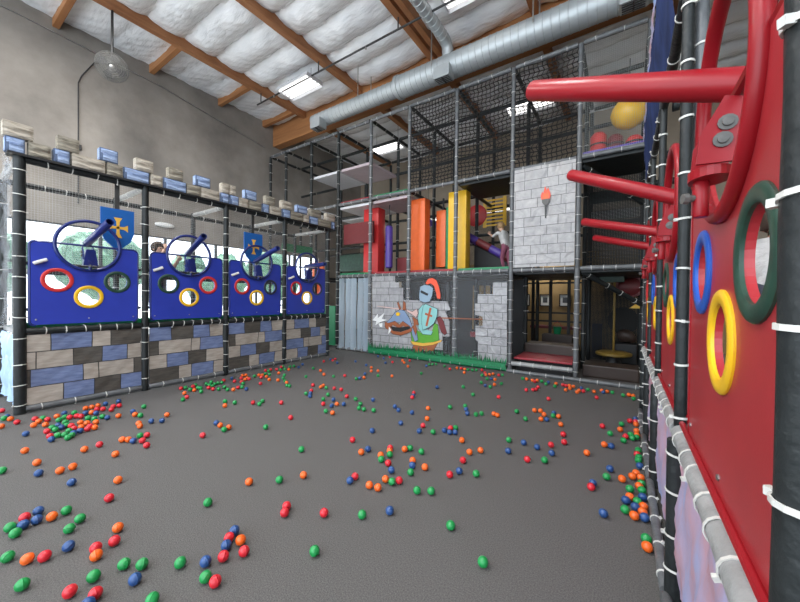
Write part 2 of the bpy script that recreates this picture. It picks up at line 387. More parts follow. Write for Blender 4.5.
# long spiral duct, its branch and diffusers
def spiral(p, ax, L, r, pitch, n=26):
    prof = [(0, r)]
    x = pitch
    while x < L-.02:
        prof += [(x-.012, r), (x-.006, r+.008), (x+.006, r+.008), (x+.012, r)]; x += pitch
    return MB().lathe(p, ax, prof+[(L, r)], n)
DY, DZ = 7.3, 7.16
t = thing('air_duct', 'long silver spiral air duct running under the laminated beam', 'duct', (-8.25, DY, DZ))
spiral((-8.25, DY, DZ), (1, 0, 0), 3.25, .205, .155).build('duct_pipe', 'duct', t, True)
spiral((-5.0, DY, DZ), (1, 0, 0), 10.25, .27, .155).build('duct_pipe', 'duct', t, True)
MB().lathe((-5.05, DY, DZ), (1, 0, 0), [(0, .28), (.01, .292), (.09, .292), (.1, .28)], 26).build('joint_collar', 'duct', t, True)
for x, dz in ((-7.85, -.06), (-3.6, -.06), (.05, -.06)):
    g = MB().box((x-.2, DY-.36, DZ-.40), (x+.2, DY-.06, DZ-.13), .008).build('vent_box', 'duct', t)
    q = MB()
    for k in range(5): q.box((x-.17, DY-.33+k*.055, DZ-.416), (x+.17, DY-.315+k*.055, DZ-.40))
    q.box((x-.012, DY-.34, DZ-.418), (x+.012, DY-.08, DZ-.40)).build('grille', 'darksteel', g)
for x in (-6.2, -3.9, -1.6):
    for s in (-1, 1): MB().box((x-.015, DY+s*.285-.005, DZ), (x+.015, DY+s*.285+.005, 8.1)).build('strap', 'steel', t)
t = thing('branch_duct', 'smaller silver duct branching off the long duct up along the ceiling', 'duct', (-3.6, 7.2, 7.6))
spiral((-3.6, 7.12, 7.72), (0, -1, 0), 9.5, .125, .155, 20).build('duct_pipe', 'duct', t, True)
MB().path([(-3.6, 7.3, 7.36), (-3.6, 7.28, 7.6), (-3.6, 7.18, 7.70), (-3.6, 7.05, 7.72)], .13, 16).build('elbow', 'duct', t, True)
t = thing('sprinkler_pipe', 'thin dark pipe crossing under the roof beams in front of duct', 'pipe', (-9.8, 6.25, 7.7))
MB().path([(-9.8, 6.3, 7.72), (-6, 6.28, 7.72), (3, 6.25, 7.72)], .022, 8).build('pipe_run', 'darksteel', t, True)
for x in (-9.55, -6.95, -4.35, -1.75): MB().box((x-.012, 6.255, 7.72), (x+.012, 6.275, 8.0)).build('hanger', 'darksteel', t)
for x in (-8.9, -5.3, -2.2): MB().lathe((x, 6.27, 7.72), (0, 0, -1), [(0, .012), (.05, .012), (.055, .03), (.062, .03)], 8).build('sprinkler_head', 'steel', t)

# fluorescent fixtures (the room's lamps)
def fixture(x, y, z, lab, power=LAMP_W, group='fluorescent ceiling fixtures', strips=False):
    t = thing('ceiling_light', lab, 'light', (x, y, z), group)
    b = MB().box((x-.66, y-.27, z+.06), (x+.66, y+.27, z+.10), .006)
    for s in (-1, 1): b.face([(x-.66, y+s*.27, z+.06), (x+.66, y+s*.27, z+.06), (x+.66, y+s*.31, z-.02), (x-.66, y+s*.31, z-.02)])
    b.box((x-.66, y-.28, z-.01), (x-.63, y+.28, z+.06)).box((x+.63, y-.28, z-.01), (x+.66, y+.28, z+.06)).build('housing', 'deckgrey', t)
    for k in range(4): MB().tube((x-.62, y-.2+k*.133, z+.02), (x+.62, y-.2+k*.133, z+.02), .018, 8).build('lamp_tube', 'tube', t)
    for s in (-1, 1): MB().tube((x+s*.5, y, z+.1), (x+s*.5, y, 8.06), .006, 6).build('hanger', 'darksteel', t)
    if not strips: area('lamp_light', (x, y, z-.04), 1.25, .5, power)
fixture(-7.9, 6.4, 7.66, 'white four tube light hanging left of second roof beam, above knight banner side', strips=True)
fixture(-2.62, 6.35, 7.86, 'white four tube light at the top edge above the small duct', strips=True)
for k, (x, y) in enumerate([(-7.9, 1.6), (-7.9, -2.6), (-2.6, 1.6), (-2.6, -2.6)]):
    fixture(x, y, 7.72, 'white four tube light over the carpet outside the picture')
fixture(-7.6, 10.3, 7.3, 'bright tube light seen through the top of climbing frame, left one', 40, strips=True)
fixture(-2.4, 10.3, 7.3, 'bright tube light seen through the black net of climbing frame', 40, strips=True)
def low_light(x, y, z, lab, power):
    t = thing('tube_light', lab, 'light', (x, y, z), 'tube lights inside the climbing frame')
    MB().box((x-.6, y-.06, z+.03), (x+.6, y+.06, z+.08), .006).build('housing', 'white', t)
    MB().tube((x-.57, y, z), (x+.57, y, z), .03, 8).build('lamp_tube', 'tube', t)
    for s in (-1, 1): MB().tube((x+s*.5, y, z+.08), (x+s*.5, y, 8.33), .006, 6).build('hanger', 'darksteel', t)
    area('lamp_light', (x, y, z-.05), 1.1, .1, power)
low_light(-3.4, 11.2, 4.6, 'glowing tube light above the round red pad', 8)
low_light(-2.15, 11.6, 2.9, 'tube light over the framed pictures on the ochre wall', 9)
low_light(-5.6, 10.9, 4.5, 'glowing tube light behind the orange hanging pad', 7)

# fan and wall fittings
fx, fy, fz = -9.6, 2.62, 6.72
t = thing('wall_fan', 'round grey caged fan hanging on a pole from first roof beam', 'fan', (fx, fy, 7.98))
MB().tube((fx, fy, 7.98), (fx, fy, fz+.1), .025, 8).build('pole', 'darksteel', t, True)
ax = Vector((.82, -.30, -.30)).normalized()
b = MB(); c0 = Vector((fx, fy, fz))+ax*.1
u = ax.cross(Vector((0, 0, 1))).normalized(); v = u.cross(ax)
for r_, h in ((.29, 0), (.22, .055), (.14, .08), (.06, .09), (.255, .03), (.18, .068), (.10, .086), (.29, -.10), (.2, -.14), (.1, -.16)):
    b.path([c0+ax*h+(u*math.cos(a*PI/14)+v*math.sin(a*PI/14))*r_ for a in range(28)], .0055, 5, True)
for a in range(72):
    dd = u*math.cos(a*PI/36)+v*math.sin(a*PI/36)
    b.path([c0+ax*.09+dd*.05, c0+ax*.075+dd*.15, c0+ax*.05+dd*.23, c0+dd*.29, c0-ax*.1+dd*.29, c0-ax*.15+dd*.15], .0035, 4)
b.build('cage', 'fancage', t, True)
b = MB()
for a in range(4):
    p = [u*math.cos(a*PI/2+k)+v*math.sin(a*PI/2+k) for k in (0, .35, .8)]
    b.prism([c0+p[0]*.05-ax*.02, c0+p[0]*.25-ax*.04, c0+p[1]*.27-ax*.03, c0+p[2]*.22, c0+p[2]*.05], ax*.006)
b.build('blades', 'darksteel', t)
MB().lathe(c0-ax*.30, ax, [(0, .05), (.02, .08), (.16, .085), (.2, .05)], 14).build('motor', 'darksteel', t, True)
MB().lathe(c0+ax*.03, ax, [(0, .05), (.04, .045), (.05, .02)], 14).build('hub', 'steel', t, True)
t = MB().path([(WX+.03, 2.76, 7.6), (WX+.03, 2.50, 7.1), (WX+.03, 2.44, 6.9), (WX+.03, 2.44, 3.9)], .014, 6).build('wall_conduit', 'darksteel', None, True)
tag(t, 'thin dark conduit running down the left concrete wall below the fan', 'conduit')
tag(MB().box((WX, 2.38, 5.25), (WX+.06, 2.50, 5.37), .008).build('junction_box', 'darksteel'), 'tiny dark junction box on the conduit of the left concrete wall', 'box')
t = MB().path([(WX+.03, -1.5, 7.95), (WX+.03, 1.4, 7.9), (WX+.03, 4.2, 7.75), (WX+.03, 7.6, 7.25)], .012, 6).build('wall_cable', 'steel', None, True)
tag(t, 'thin pale cable running along the top of left concrete wall', 'cable')

t = thing('emergency_light', 'small white oval wall light above the windows behind the second panel', 'light', (WX, 4.33, 3.71))
MB().ball((WX+.04, 4.33, 3.71), .10, (.6, 2.6, .75), 16).build('cover', 'white', t, True)
MB().box((WX, 4.10, 3.66), (WX+.03, 4.56, 3.76), .01).build('back_plate', 'deckgrey', t)

# ------------------------------------------------------------------ outdoors beyond the windows
struct(MB().box((-45, -25, -.3), (-11.66, 35, -.12)).build('ground', 'paving'))
tl = ['in front of the first cannon panel window', 'outside behind the second cannon panel', 'outside behind the third cannon panel', 'outside behind the fourth cannon panel', 'outside farthest behind the left windows', 'outside at the left end of windows']
for k, (x, y, h, rad) in enumerate([(-19, 1.0, 2.4, 1.9), (-20, 5.2, 2.6, 1.7), (-19, 9.8, 2.3, 1.7), (-21, 14.5, 2.8, 2.0), (-20, 19.5, 2.6, 2.0), (-22, -3.2, 2.6, 2.0)]):
    t = thing('tree', 'pale green leafy tree '+tl[k], 'tree', (x, y, -.12), 'trees outside the windows')
    MB().path([(x, y, -.12), (x+.1, y, 1.2), (x, y+.1, h)], lambda q: .16-.06*q, 8).build('trunk', 'bark', t, True)
    b = MB()
    for j in range(9):
        a = random.uniform(0, 6.3); rr = random.uniform(.2, .8)*rad
        b.ball((x+rr*math.cos(a), y+rr*math.sin(a), h+random.uniform(-.5, 1.2)), rad*random.uniform(.4, .62), (1, 1, .85), 14)
    for vv in b.bm.verts: vv.co += Vector((noise1(vv.co.y*3, vv.co.z*3, 1), noise1(vv.co.x*3, vv.co.z*3, 2), noise1(vv.co.x*3, vv.co.y*3, 3)))*.10
    b.build('crown', 'leaf', t)

# ------------------------------------------------------------------ left cannon gallery
LX = -6.80; LB = -8.20
LP = [.875, 2.30, 3.69, 5.11, 6.52]
F = thing('cannon_gallery', 'black padded frame of the left castle gallery holding blue cannon panels', 'play frame', (LX, .875, 0))
for y in LP:
    pad_tube(F, 'padded_post', (LX, y, 0), (LX, y, 3.5), .062 if y < 1 else .050, gap=.3)
    pad_tube(F, 'padded_post', (LB, y, 0), (LB, y, 3.5), .048, gap=.45)
    pad_tube(F, 'padded_rail', (LX-.06, y, 3.46), (LB+.06, y, 3.46), .045, 'pad_light', gap=.5)  # pale colour paints in the fluorescent light falling on the cross rails
for y0, y1 in zip(LP, LP[1:]):
    pad_tube(F, 'padded_rail', (LX, y0+.05, 1.12), (LX, y1-.05, 1.12), .05, gap=.19)
    pad_tube(F, 'padded_rail', (LX+.01, y0+.05, .06), (LX+.01, y1-.05, .06), .042, 'pad_grey', gap=.3)
    pad_tube(F, 'padded_rail', (LX, y0+.05, 3.46), (LX, y1-.05, 3.46), .048, gap=.26)
    pad_tube(F, 'padded_rail', (LB, y0+.05, 3.42), (LB, y1-.05, 3.42), .045, gap=.3)
    pad_tube(F, 'padded_rail', (LB, y0+.05, 2.0), (LB, y1-.05, 2.0), .04, gap=.5)
    MB().tube((LX-.04, y0+.05, 2.06), (LX-.04, y1-.05, 2.06), .02, 8).build('crossbar', 'darksteel', F, True)
    MB().tube((LX-.04, y0+.05, 1.42), (LX-.04, y1-.05, 1.42), .02, 8).build('crossbar', 'darksteel', F, True)
MB().box((LX-.25, LP[0]+.05, 1.13), (LX-.055, LP[-1]-.05, 1.235), .02).build('deck_edge', 'green', F)
MB().box((LB, LP[0], 1.06), (LX-.25, LP[-1], 1.14), .01).build('deck', 'pad_grey', F)
MB().box((LX-.09, .76, 3.485), (LX+.09, 6.62, 3.515)).build('block_shelf', 'black', F)
MB().face([(LX-.07, LP[0], 1.25), (LX-.07, LP[-1], 1.25), (LX-.07, LP[-1], 3.42), (LX-.07, LP[0], 3.42)]).build('front_net', 'finenet', F)
MB().face([(LB+.06, LP[0], 1.2), (LB+.06, LP[-1], 1.2), (LB+.06, LP[-1], 3.38), (LB+.06, LP[0], 3.38)]).build('rear_net', 'finenet', F)

# foam castle blocks on top
LOW = [('b', .74, .92), ('d', .95, 1.17), ('b', 1.19, 1.36), ('l', 1.38, 1.76), ('d', 1.78, 1.98), ('b', 1.99, 2.34), ('l', 2.36, 2.54), ('b', 2.55, 2.92), ('d', 2.93, 3.17), ('l', 3.18, 3.53), ('b', 3.55, 3.72), ('b', 3.74, 3.93), ('l', 3.94, 4.15), ('d', 4.17, 4.46), ('b', 4.48, 4.65), ('l', 4.67, 4.98), ('b', 5.0, 5.24), ('d', 5.25, 5.62), ('l', 5.64, 5.81), ('b', 5.82, 6.12), ('d', 6.13, 6.59), ('b', 6.61, 6.73)]
UPR = [('l', .72, 1.0), ('d', 1.23, 1.46), ('b', 1.69, 1.92), ('l', 2.15, 2.4), ('d', 2.63, 2.87), ('b', 3.08, 3.35), ('l', 3.58, 3.73), ('l', 3.74, 3.87), ('b', 4.07, 4.34), ('d', 4.57, 4.81), ('l', 5.0, 5.29), ('b', 5.44, 5.75), ('d', 5.87, 6.22), ('l', 6.42, 6.73)]
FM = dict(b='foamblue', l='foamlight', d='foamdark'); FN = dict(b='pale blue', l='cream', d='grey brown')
ORD = ['first', 'second', 'third', 'fourth', 'fifth', 'sixth', 'seventh', 'eighth', 'ninth', 'tenth', 'eleventh', 'twelfth', 'thirteenth', 'fourteenth', 'fifteenth', 'sixteenth', 'seventeenth', 'eighteenth', 'nineteenth', 'twentieth', 'twenty-first', 'twenty-second']
for row, lst, z in (('lower', LOW, 3.516), ('upper', UPR, 3.720)):
    for k, (c, a, d) in enumerate(lst):
        cx = LX+.005; h = .20
        bm = MB(); bm.box((LX-.075, a, z), (LX+.055, d, z+h), .014); bm.mi = 1
        # rough hewn front face
        n = max(6, int((d-a)/.025))
        def f(u, v, a=a, d=d, z=z, k=k):
            y = a+.014+(d-a-.028)*u; zz = z+.014+(h-.028)*v
            e = min(1, 8*min(u, 1-u, v, 1-v))
            return Vector((LX+.056+e*(.014+.010*noise1(y*4, zz*26, k)), y, zz))
        bm.grid(f, n, 10)
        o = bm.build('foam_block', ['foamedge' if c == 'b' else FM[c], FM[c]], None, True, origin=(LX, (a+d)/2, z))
        if row == 'upper':
            lab = '%s foam block in upper row on the left gallery, %s from the near end' % (FN[c], ORD[k])
        else:
            lab = '%s foam block in lower row on the left gallery, %s from the near end' % (FN[c], ORD[k])
        tag(o, lab, 'foam block', 'foam castle blocks on top of the left gallery')

# printed stone sheets below the rail
ROWS = [
 [[('l', .18), ('b', .34), ('l', .17), ('d', .31)], [('l', .07), ('l', .29), ('d', .25), ('b', .24), ('l', .15)], [('d', .03), ('b', .41), ('l', .14), ('l', .34), ('d', .08)], [('l', .28), ('b', .26), ('d', .25), ('b', .21)]],
 [[('b', .27), ('d', .28), ('b', .24), ('l', .21)], [('d', .11), ('l', .42), ('l', .12), ('b', .35)], [('l', .21), ('b', .28), ('d', .25), ('l', .26)], [('d', .36), ('l', .17), ('b', .32), ('l', .15)]],
 [[('b', .27), ('d', .28), ('b', .23), ('l', .22)], [('d', .11), ('l', .41), ('l', .12), ('b', .36)], [('l', .20), ('b', .28), ('d', .25), ('l', .27)], [('d', .35), ('l', .18), ('b', .31), ('l', .16)]],
 [[('l', .18), ('b', .36), ('l', .18), ('d', .28)], [('l', .34), ('d', .24), ('b', .25), ('l', .17)], [('b', .40), ('l', .14), ('l', .34), ('b', .12)], [('l', .26), ('b', .25), ('d', .27), ('b', .22)]]]
PM = dict(b=1, l=2, d=3)
def stone_sheet(X, y0, y1, z0, z1, rows, mats, lab, sgn=1, name='stone_print_sheet', group='stone print sheets'):
    def wob(y, z): return .010*noise1(y*2.2, z*2.5, y0)+.008*math.sin(9*(y-y0)+7*z)
    b = MB()
    b.grid(lambda u, v: Vector((X+sgn*wob(y0+(y1-y0)*u, z0+(z1-z0)*v), y0+(y1-y0)*u, z0+(z1-z0)*v)), 36, 26)
    for r, row in enumerate(rows):
        zt = z1-(z1-z0)*r/4; zb = z1-(z1-z0)*(r+1)/4; y = y0
        tot = sum(q for _, q in row)
        for c, q in row:
            ya = y; yb = y+(y1-y0)*q/tot; y = yb; b.mi = PM[c]
            nu = max(2, int((yb-ya)/.04)); g = .006
            def f(u, v):
                yy = ya+g+(yb-ya-2*g)*u; zz = zb+g+(zt-zb-2*g)*v
                return Vector((X+sgn*(wob(yy, zz)+.0025), yy, zz))
            b.grid(f, nu, 6)
    o = b.build(name, mats, None, True)
    return tag(o, lab, 'printed sheet', group)
PMAT = ['pr_seam', 'pr_blue', 'pr_beige', 'pr_dark']
nm = ['nearest the camera under the red, yellow, green ring panel', 'under the second cannon panel, with a shiny crease', 'under the third cannon panel', 'under the fourth cannon panel, farthest from camera']
for i in range(4):
    stone_sheet(LX+.012, LP[i]+.055, LP[i+1]-.055, .10, 1.075, ROWS[i], PMAT, 'blue, beige and grey stone sheet '+nm[i])
# pale blue sheet closing the near end
b = MB(); b.grid(lambda u, v: Vector((LX-.06-1.25*u, .86+.03*noise1(u*5, v*3, 4), .08+.98*v)), 24, 16)
tag(b.build('end_sheet', 'paleblue', None, True), 'pale blue vinyl sheet closing the near end of left gallery', 'printed sheet')
b = MB(); b.grid(lambda u, v: Vector((LX-.03-.30*u, .78+.05*noise1(u*4, v*5, 2), 1.2+2.35*v)), 10, 30)
tag(b.build('clear_film', 'film', None, True), 'crinkled clear plastic film hanging at near end of left gallery', 'film')

# ------------------------------------------------------------------ cannon panels
def arcpts(cy, cz, r, a0, a1, n): return [(cy+r*math.cos(a0+(a1-a0)*k/n), cz+r*math.sin(a0+(a1-a0)*k/n)) for k in range(n+1)]
def board_outline(y0, y1, z0, z1, hy, hz, hr, rc=.06):
    pts = arcpts(y0+rc, z0+rc, rc, PI, 1.5*PI, 5)+arcpts(y1-rc, z0+rc, rc, 1.5*PI, 2*PI, 5)+arcpts(y1-rc, z1-rc, rc, 0, PI/2, 5)
    dz = z1-hz; ang = math.asin(max(-1, min(1, dz/hr)))
    pts += arcpts(hy, hz, hr, ang, -PI-ang, 26)
    pts += arcpts(y0+rc, z1-rc, rc, PI/2, PI, 5)
    return pts
def cut_board(name, X, th, outline, holes, m, parent):
    bm = bmesh.new(); es = []
    def loop(P):
        v = [bm.verts.new((X, y, z)) for y, z in P]
        for i in range(len(v)): es.append(bm.edges.new((v[i], v[(i+1) % len(v)])))
    loop(outline)
    for hy, hz, hr in holes: loop(arcpts(hy, hz, hr, 0, 2*PI, 32)[:-1])
    bmesh.ops.triangle_fill(bm, use_beauty=True, edges=es)
    r = bmesh.ops.extrude_face_region(bm, geom=bm.faces[:])
    bmesh.ops.translate(bm, verts=[g for g in r['geom'] if isinstance(g, bmesh.types.BMVert)], vec=(th, 0, 0))
    bmesh.ops.recalc_face_normals(bm, faces=bm.faces)
    me = bpy.data.meshes.new(name); bm.to_mesh(me); bm.free()
    return link(name, me, m, parent)
RINGP = [(.010, .124), (.020, .124), (.025, .130), (.026, .150), (.024, .166), (.018, .172), (.010, .172)]
def cannon_panel(X, out, yc, z0, z1, hz, cols, m, mp, lab, shades, zr=(1.84, 1.60), wid=1.2, handle=True, near=None):
    """out = +1 faces +X, -1 faces -X.  cols from small y to large y"""
    t = thing('cannon_station', lab, 'panel', (X, yc, z0))
    y0, y1 = yc-wid/2, yc+wid/2; hr = .365
    hol = [(yc-.34, zr[0], .126), (yc, zr[1], .126), (yc+.34, zr[0], .126)]
    cut_board('board', X-out*.012, out*.024, board_outline(y0, y1, z0, z1, yc, hz, hr-.01), hol, m, t)
    for (hy, h_z, _), c in zip(hol, cols):
        r = MB().ring((X, hy, h_z), (out, 0, 0), RINGP, 32).build('porthole_ring', c, t, True)
        r['label'] = {'ringred': 'red', 'yellow': 'yellow', 'dgreen': 'dark green', 'ringblue': 'blue', 'ringblack': 'black'}[c]+' porthole ring'
    hp = [(X+out*.02, y, z) for y, z in arcpts(yc, hz, hr+.005, 0, 2*PI, 44)[:-1]]
    MB().path(hp, .024, 10, True).build('hoop', mp, t, True)
    ol = board_outline(y0-.01, y1+.01, z0-.01, z1+.01, yc, hz, hr+.02)
    rim = [(X, y, z) for y, z in ol if (y-yc)**2+(z-hz)**2 > (hr+.03)**2]
    k = max(range(len(rim)), key=lambda i: (Vector(rim[i])-Vector(rim[i-1])).length); rim = rim[k:]+rim[:k]
    MB().path(rim, .016, 8).build('rim_tube', mp, t, True)
    for y in (y0+.05, yc, y1-.05):
        MB().lathe((X+out*.010, y, z0+.07), (out, 0, 0), [(0, .011), (.006, .011), (.009, .006)], 8).build('screw', 'steel', t, True)
    if handle:
        h = MB().path([(X+out*.01, y0+.03, z1-.30), (X+out*.05, y0+.09, z1-.27), (X+out*.07, y0+.15, z1-.24)], .024, 8).build('handle', 'tie', t, True); h['label'] = 'whitish handle'
    return t
def cannon(X, out, yc, hz, tip, m, lab, r=.05, house=False):
    piv = Vector((X+out*.05, yc, hz-.285)); base = Vector((X-out*.03, yc-.02, hz+.03)); tip = Vector(tip); d = (tip-base).normalized()
    L = (tip-base).length
    t = thing('ball_cannon', lab, 'cannon', piv)
    MB().lathe(base, d, [(0, r*.9), (.008, r), (L-.006, r), (L, r*.96), (L, r*.84), (L-.25, r*.82), (L-.25, .001)], 24).build('barrel', m, t, True)
    dh = Vector((d.x, d.y, 0)).normalized(); sd = Vector((-dh.y, dh.x, 0))
    for s in (-1, 1):
        yo = yc-.02+s*(r+.006)-.006; sd = Vector((0, 1, 0))
        pl = [Vector((X+out*dx, yo, hz+dz)) for dx, dz in ((-.015, -.03), (.03, -.015), (.088, -.13), (.094, -.215), (.0, -.22))]
        br = MB().prism(pl, sd*.012).build('bracket', m, t)
        for q in (.40, .66):
            p = ((pl[0]+pl[1])/2).lerp((pl[3]+pl[4])/2, q)+sd*(s*.008+.006)
            MB().lathe(p, sd*s, [(0, .024), (.005, .024), (.006, .014), (.014, .014), (.016, .008)], 12).build('bolt', 'fancage', br, True)
    b = MB(); pz = piv.z+.035
    b.prism([(X+out*(-.005+.11*(.5+.5*math.cos(a))), piv.y+.075*math.sin(a), pz) for a in [k*PI/10 for k in range(20)]], (0, 0, .03))
    b.build('swivel_plate', m, t)
    if house: MB().prism([(X+out*.01, yc-.085, hz-.30), (X+out*.01, yc+.085, hz-.30), (X+out*.01, yc+.05, hz-.06), (X+out*.01, yc-.05, hz-.06)], (out*.09, 0, 0)).build('swivel_housing', m, t)
    MB().tube((piv.x+out*.02, piv.y, piv.z-.085), (piv.x+out*.02, piv.y, pz), .022, 12).build('swivel_post', m, t, True)
    MB().lathe((piv.x+out*.02, piv.y, piv.z-.02), (out, -.3, 0), [(0, .012), (.035, .012), (.036, .019), (.052, .017)], 8).build('pivot_bolt', 'fancage', t, True)
    return t
LCOL = [('ringred', 'yellow', 'dgreen'), ('dgreen', 'yellow', 'ringred'), ('ringred', 'yellow', 'ringblack'), ('ringred', 'yellow', 'ringblack')]
LLAB = ['blue cannon panel nearest the camera with red, yellow and dark green rings', 'second blue cannon panel with its red ring on the right', 'third blue cannon panel, under the shield hung above the hoop, with black right ring', 'fourth and smallest looking blue cannon panel at far end of left gallery']
LTIP = [(-6.017, 1.6196, 2.6598), (-6.0173, 2.8835, 2.6629), (-6.0089, 4.3551, 2.6447), (-5.9752, 5.6416, 2.4236)]
LT = ['blue cannon on the nearest blue panel, aimed past the shield', 'blue cannon on the second blue panel, tilted steeply upward', 'blue cannon on the third blue panel, aimed to the right', 'blue cannon on the farthest blue panel, lying nearly level']
for i, yc in enumerate([1.565, 2.97, 4.345, 5.75]):
    cannon_panel(LX+.055, 1, yc, 1.21, 2.36, 2.37, LCOL[i], 'blue', 'bluep', LLAB[i], None)
    cannon(LX+.06, 1, yc, 2.37, LTIP[i], 'bluep', LT[i], .052, True)
for i, (y0, y1) in enumerate([(1.72, 2.15), (4.10, 4.53)]):
    X = LX-.045; yc = (y0+y1)/2; zt = 3.02
    t = thing('castle_shield', ['blue shield with a yellow cross beside the nearest cannon', 'blue shield with a yellow cross above the third cannon panel'][i], 'shield', (X, yc, zt), 'blue shields with yellow crosses')
    pts = [(X, y0, zt), (X, y1, zt), (X, y1, zt-.38), (X, y1-.05, zt-.52), (X, yc, zt-.68), (X, y0+.05, zt-.52), (X, y0, zt-.38)]
    MB().prism(pts, (.03, 0, 0)).build('shield_board', 'shieldblue', t)
    b = MB(); cz = zt-.30; x2 = X+.031
    for a in range(4):
        dr = Vector((0, math.cos(a*PI/2), math.sin(a*PI/2))); pr = Vector((0, -dr.z, dr.y)); c0 = Vector((x2, yc, cz)); L = .13 if a % 2 == 0 else .16
        b.prism([c0+pr*.018, c0-pr*.018, c0+dr*L*.6-pr*.022, c0+dr*L-pr*.055, c0+dr*L+pr*.055, c0+dr*L*.6+pr*.022], (.004, 0, 0))
    b.build('cross_emblem', 'goldprint', t)
    MB().box((X-.02, yc-.03, zt-.08), (X, yc+.03, 3.44)).build('hanger', 'darksteel', t)

# ------------------------------------------------------------------ right cannon gallery
RX = .258
RP = [.835, 2.32, 3.70, 4.90, 6.01]
F = thing('cannon_gallery', 'dark padded frame of the right gallery holding the red cannon panels', 'play frame', (RX, .885, 0))
for k, y in enumerate(RP):
    pad_tube(F, 'post_foot_pad', (RX-.012, y, 0), (RX-.012, y, .90), .042, gap=.22)
    pad_tube(F, 'padded_post', (RX, y, .9), (RX, y, 3.32 if k != 1 else 5.2), .040 if k == 0 else .027, 'pad_black', gap=.26)
    pad_tube(F, 'padded_post', (RX+1.45, y, 0), (RX+1.45, y, 3.32), .05, gap=.5)
    pad_tube(F, 'padded_rail', (RX+.06, y, 3.32), (RX+1.4, y, 3.32), .045, gap=.5)
pad_tube(F, 'padded_post', (RX+.06, 2.36, 2.2), (RX+.06, 2.36, 5.2), .03, 'pad_grey', gap=.6)
pad_tube(F, 'padded_post', (RX, 3.70, 3.32), (RX, 3.70, 5.2), .03, 'pad_grey', gap=.4)
for y0, y1 in zip(RP, RP[1:]):
    pad_tube(F, 'padded_rail', (RX, y0+.05, 3.32), (RX, y1-.05, 3.32), .032, gap=.4)
    pad_tube(F, 'padded_rail', (RX+.004, y0+.035, .945), (RX+.004, y1-.035, .945), .046, 'pad_light', gap=.2, tie_from=.05)
    pad_tube(F, 'padded_rail', (RX-.045, y0+.02, .045), (RX-.045, y1-.02, .045), .028, 'pad_grey', gap=.3)
    MB().path([(RX+.004, y0+.05, 1.003), (RX+.004, y1-.05, 1.003)], .014, 8).build('deck_edge', 'redp', F, True)
    MB().box((RX+.07, y0, .88), (RX+1.4, y1, .95), .01).build('deck', 'pad_grey', F)
RCOL = [('dgreen', 'yellow', 'ringblue'), ('ringblue', 'yellow', 'dgreen'), ('ringred', 'yellow', 'ringblue'), ('ringblue', 'yellow', 'ringred')]
RLAB = ['large red cannon panel nearest the camera with green, yellow and blue rings', 'red cannon panel second from the camera, behind the near dark post', 'red cannon panel third from the camera, seen edge on', 'red cannon panel farthest from camera at end of right gallery']
RTIP = [(-0.4309, 1.9158, 2.7803), (-0.4257, 3.4293, 2.7908), (-0.4447, 4.8622, 2.6374), (-0.4005, 6.0945, 2.6174)]
RT_ = ['big red cannon barrel crossing the upper right, nearest the camera', 'second red cannon from the camera, pointing at the torch banner', 'third red cannon from the camera, in front of dark bay', 'fourth red cannon, shortest and lowest looking of the four']
for i, (a, d) in enumerate(zip(RP, RP[1:])):
    yc = (1.50, 2.93, 4.28, 5.45)[i]; wid = (1.22, 1.2, 1.06, .98)[i]
    cannon_panel(RX+.022, -1, yc, .995, 2.28, 2.30, RCOL[i], 'red', 'redp', RLAB[i], None, (1.765, 1.515), wid, False)
    cannon(RX+.02, -1, yc, 2.30, RTIP[i], 'redp', RT_[i], .05)
for i, (a, d) in enumerate(zip(RP, RP[1:])):
    X = RX-.015
    X = RX+.008
    b = MB(); b.grid(lambda u, v: Vector((X-.02*math.sin(PI*v)*(.6+.6*math.sin(9*u+i))-.012*noise1(u*6, v*3, i), a+.05+(d-a-.1)*u, .08+.82*v)), 30, 20)
    tag(b.build('stone_print_sheet', 'mural', None, True), 'blue, lilac and pink printed sheet under the '+['nearest', 'second', 'third', 'farthest'][i]+' red panel', 'printed sheet', 'printed sheets of the right gallery')
tag(MB().box((RX+1.40, RP[0], .95), (RX+1.44, RP[-1], 2.15), .01).build('barrier_pad', 'black'), 'added black board at the rear of right gallery, darkening the view through the rings', 'pad')  # added board, its black stands in for the dim inside of the gallery
# upper mural
t = thing('upper_mural', 'navy printed vinyl mural with pale blue edge above the right gallery', 'printed sheet', (RX, 4.5, 3.33))
b = MB(); b.grid(lambda u, v: Vector((RX-.01-.085*v*(1-.55*u)+.010*noise1(u*5, v*3, 1)*v, 2.7+3.6*u, 3.33+.75*v)), 30, 16); b.build('vinyl', 'navy', t, True)
b = MB(); b.grid(lambda u, v: Vector((RX-.097+.048*u-.012*v+.006*noise1(u*19, v*2, 3), 2.7+3.6*u, 4.06+.09*v+.015*math.sin(u*60))), 60, 3); b.build('edge_trim', 'skyprint', t, True)

# ------------------------------------------------------------------ far three storey climbing frame
FY = 7.60; Z1, Z2, Z3 = 2.27, 4.50, 6.77
XP = [-10.95, -10.05, -8.72, -7.48, -6.18, -4.85, -3.48, -2.12, -.80, .33]
F = thing('play_structure', 'three storey dark padded climbing frame across the far side', 'play frame', (-2.12, FY, 0))
rows = [FY, FY+1.4, FY+2.8]
for j, Y in enumerate(rows):
    for i, x in enumerate(XP):
        m = 'pad_grey' if (j == 0 and i >= 4) else 'pad_black'
        if j == 0:
            pad_tube(F, 'padded_post', (x, Y, 0), (x, Y, Z1), .05, m, gap=.24)
            pad_tube(F, 'padded_post', (x, Y, Z1), (x, Y, Z2), .05, m, gap=.3)
            pad_tube(F, 'padded_post', (x, Y, Z2), (x, Y, Z3), .048, m, gap=.42)
        else:
            pad_tube(F, 'padded_post', (x, Y, 0), (x, Y, Z3-.1 if x > -9 else Z2), .048, 'pad_black', gap=0 if j == 2 else .6)
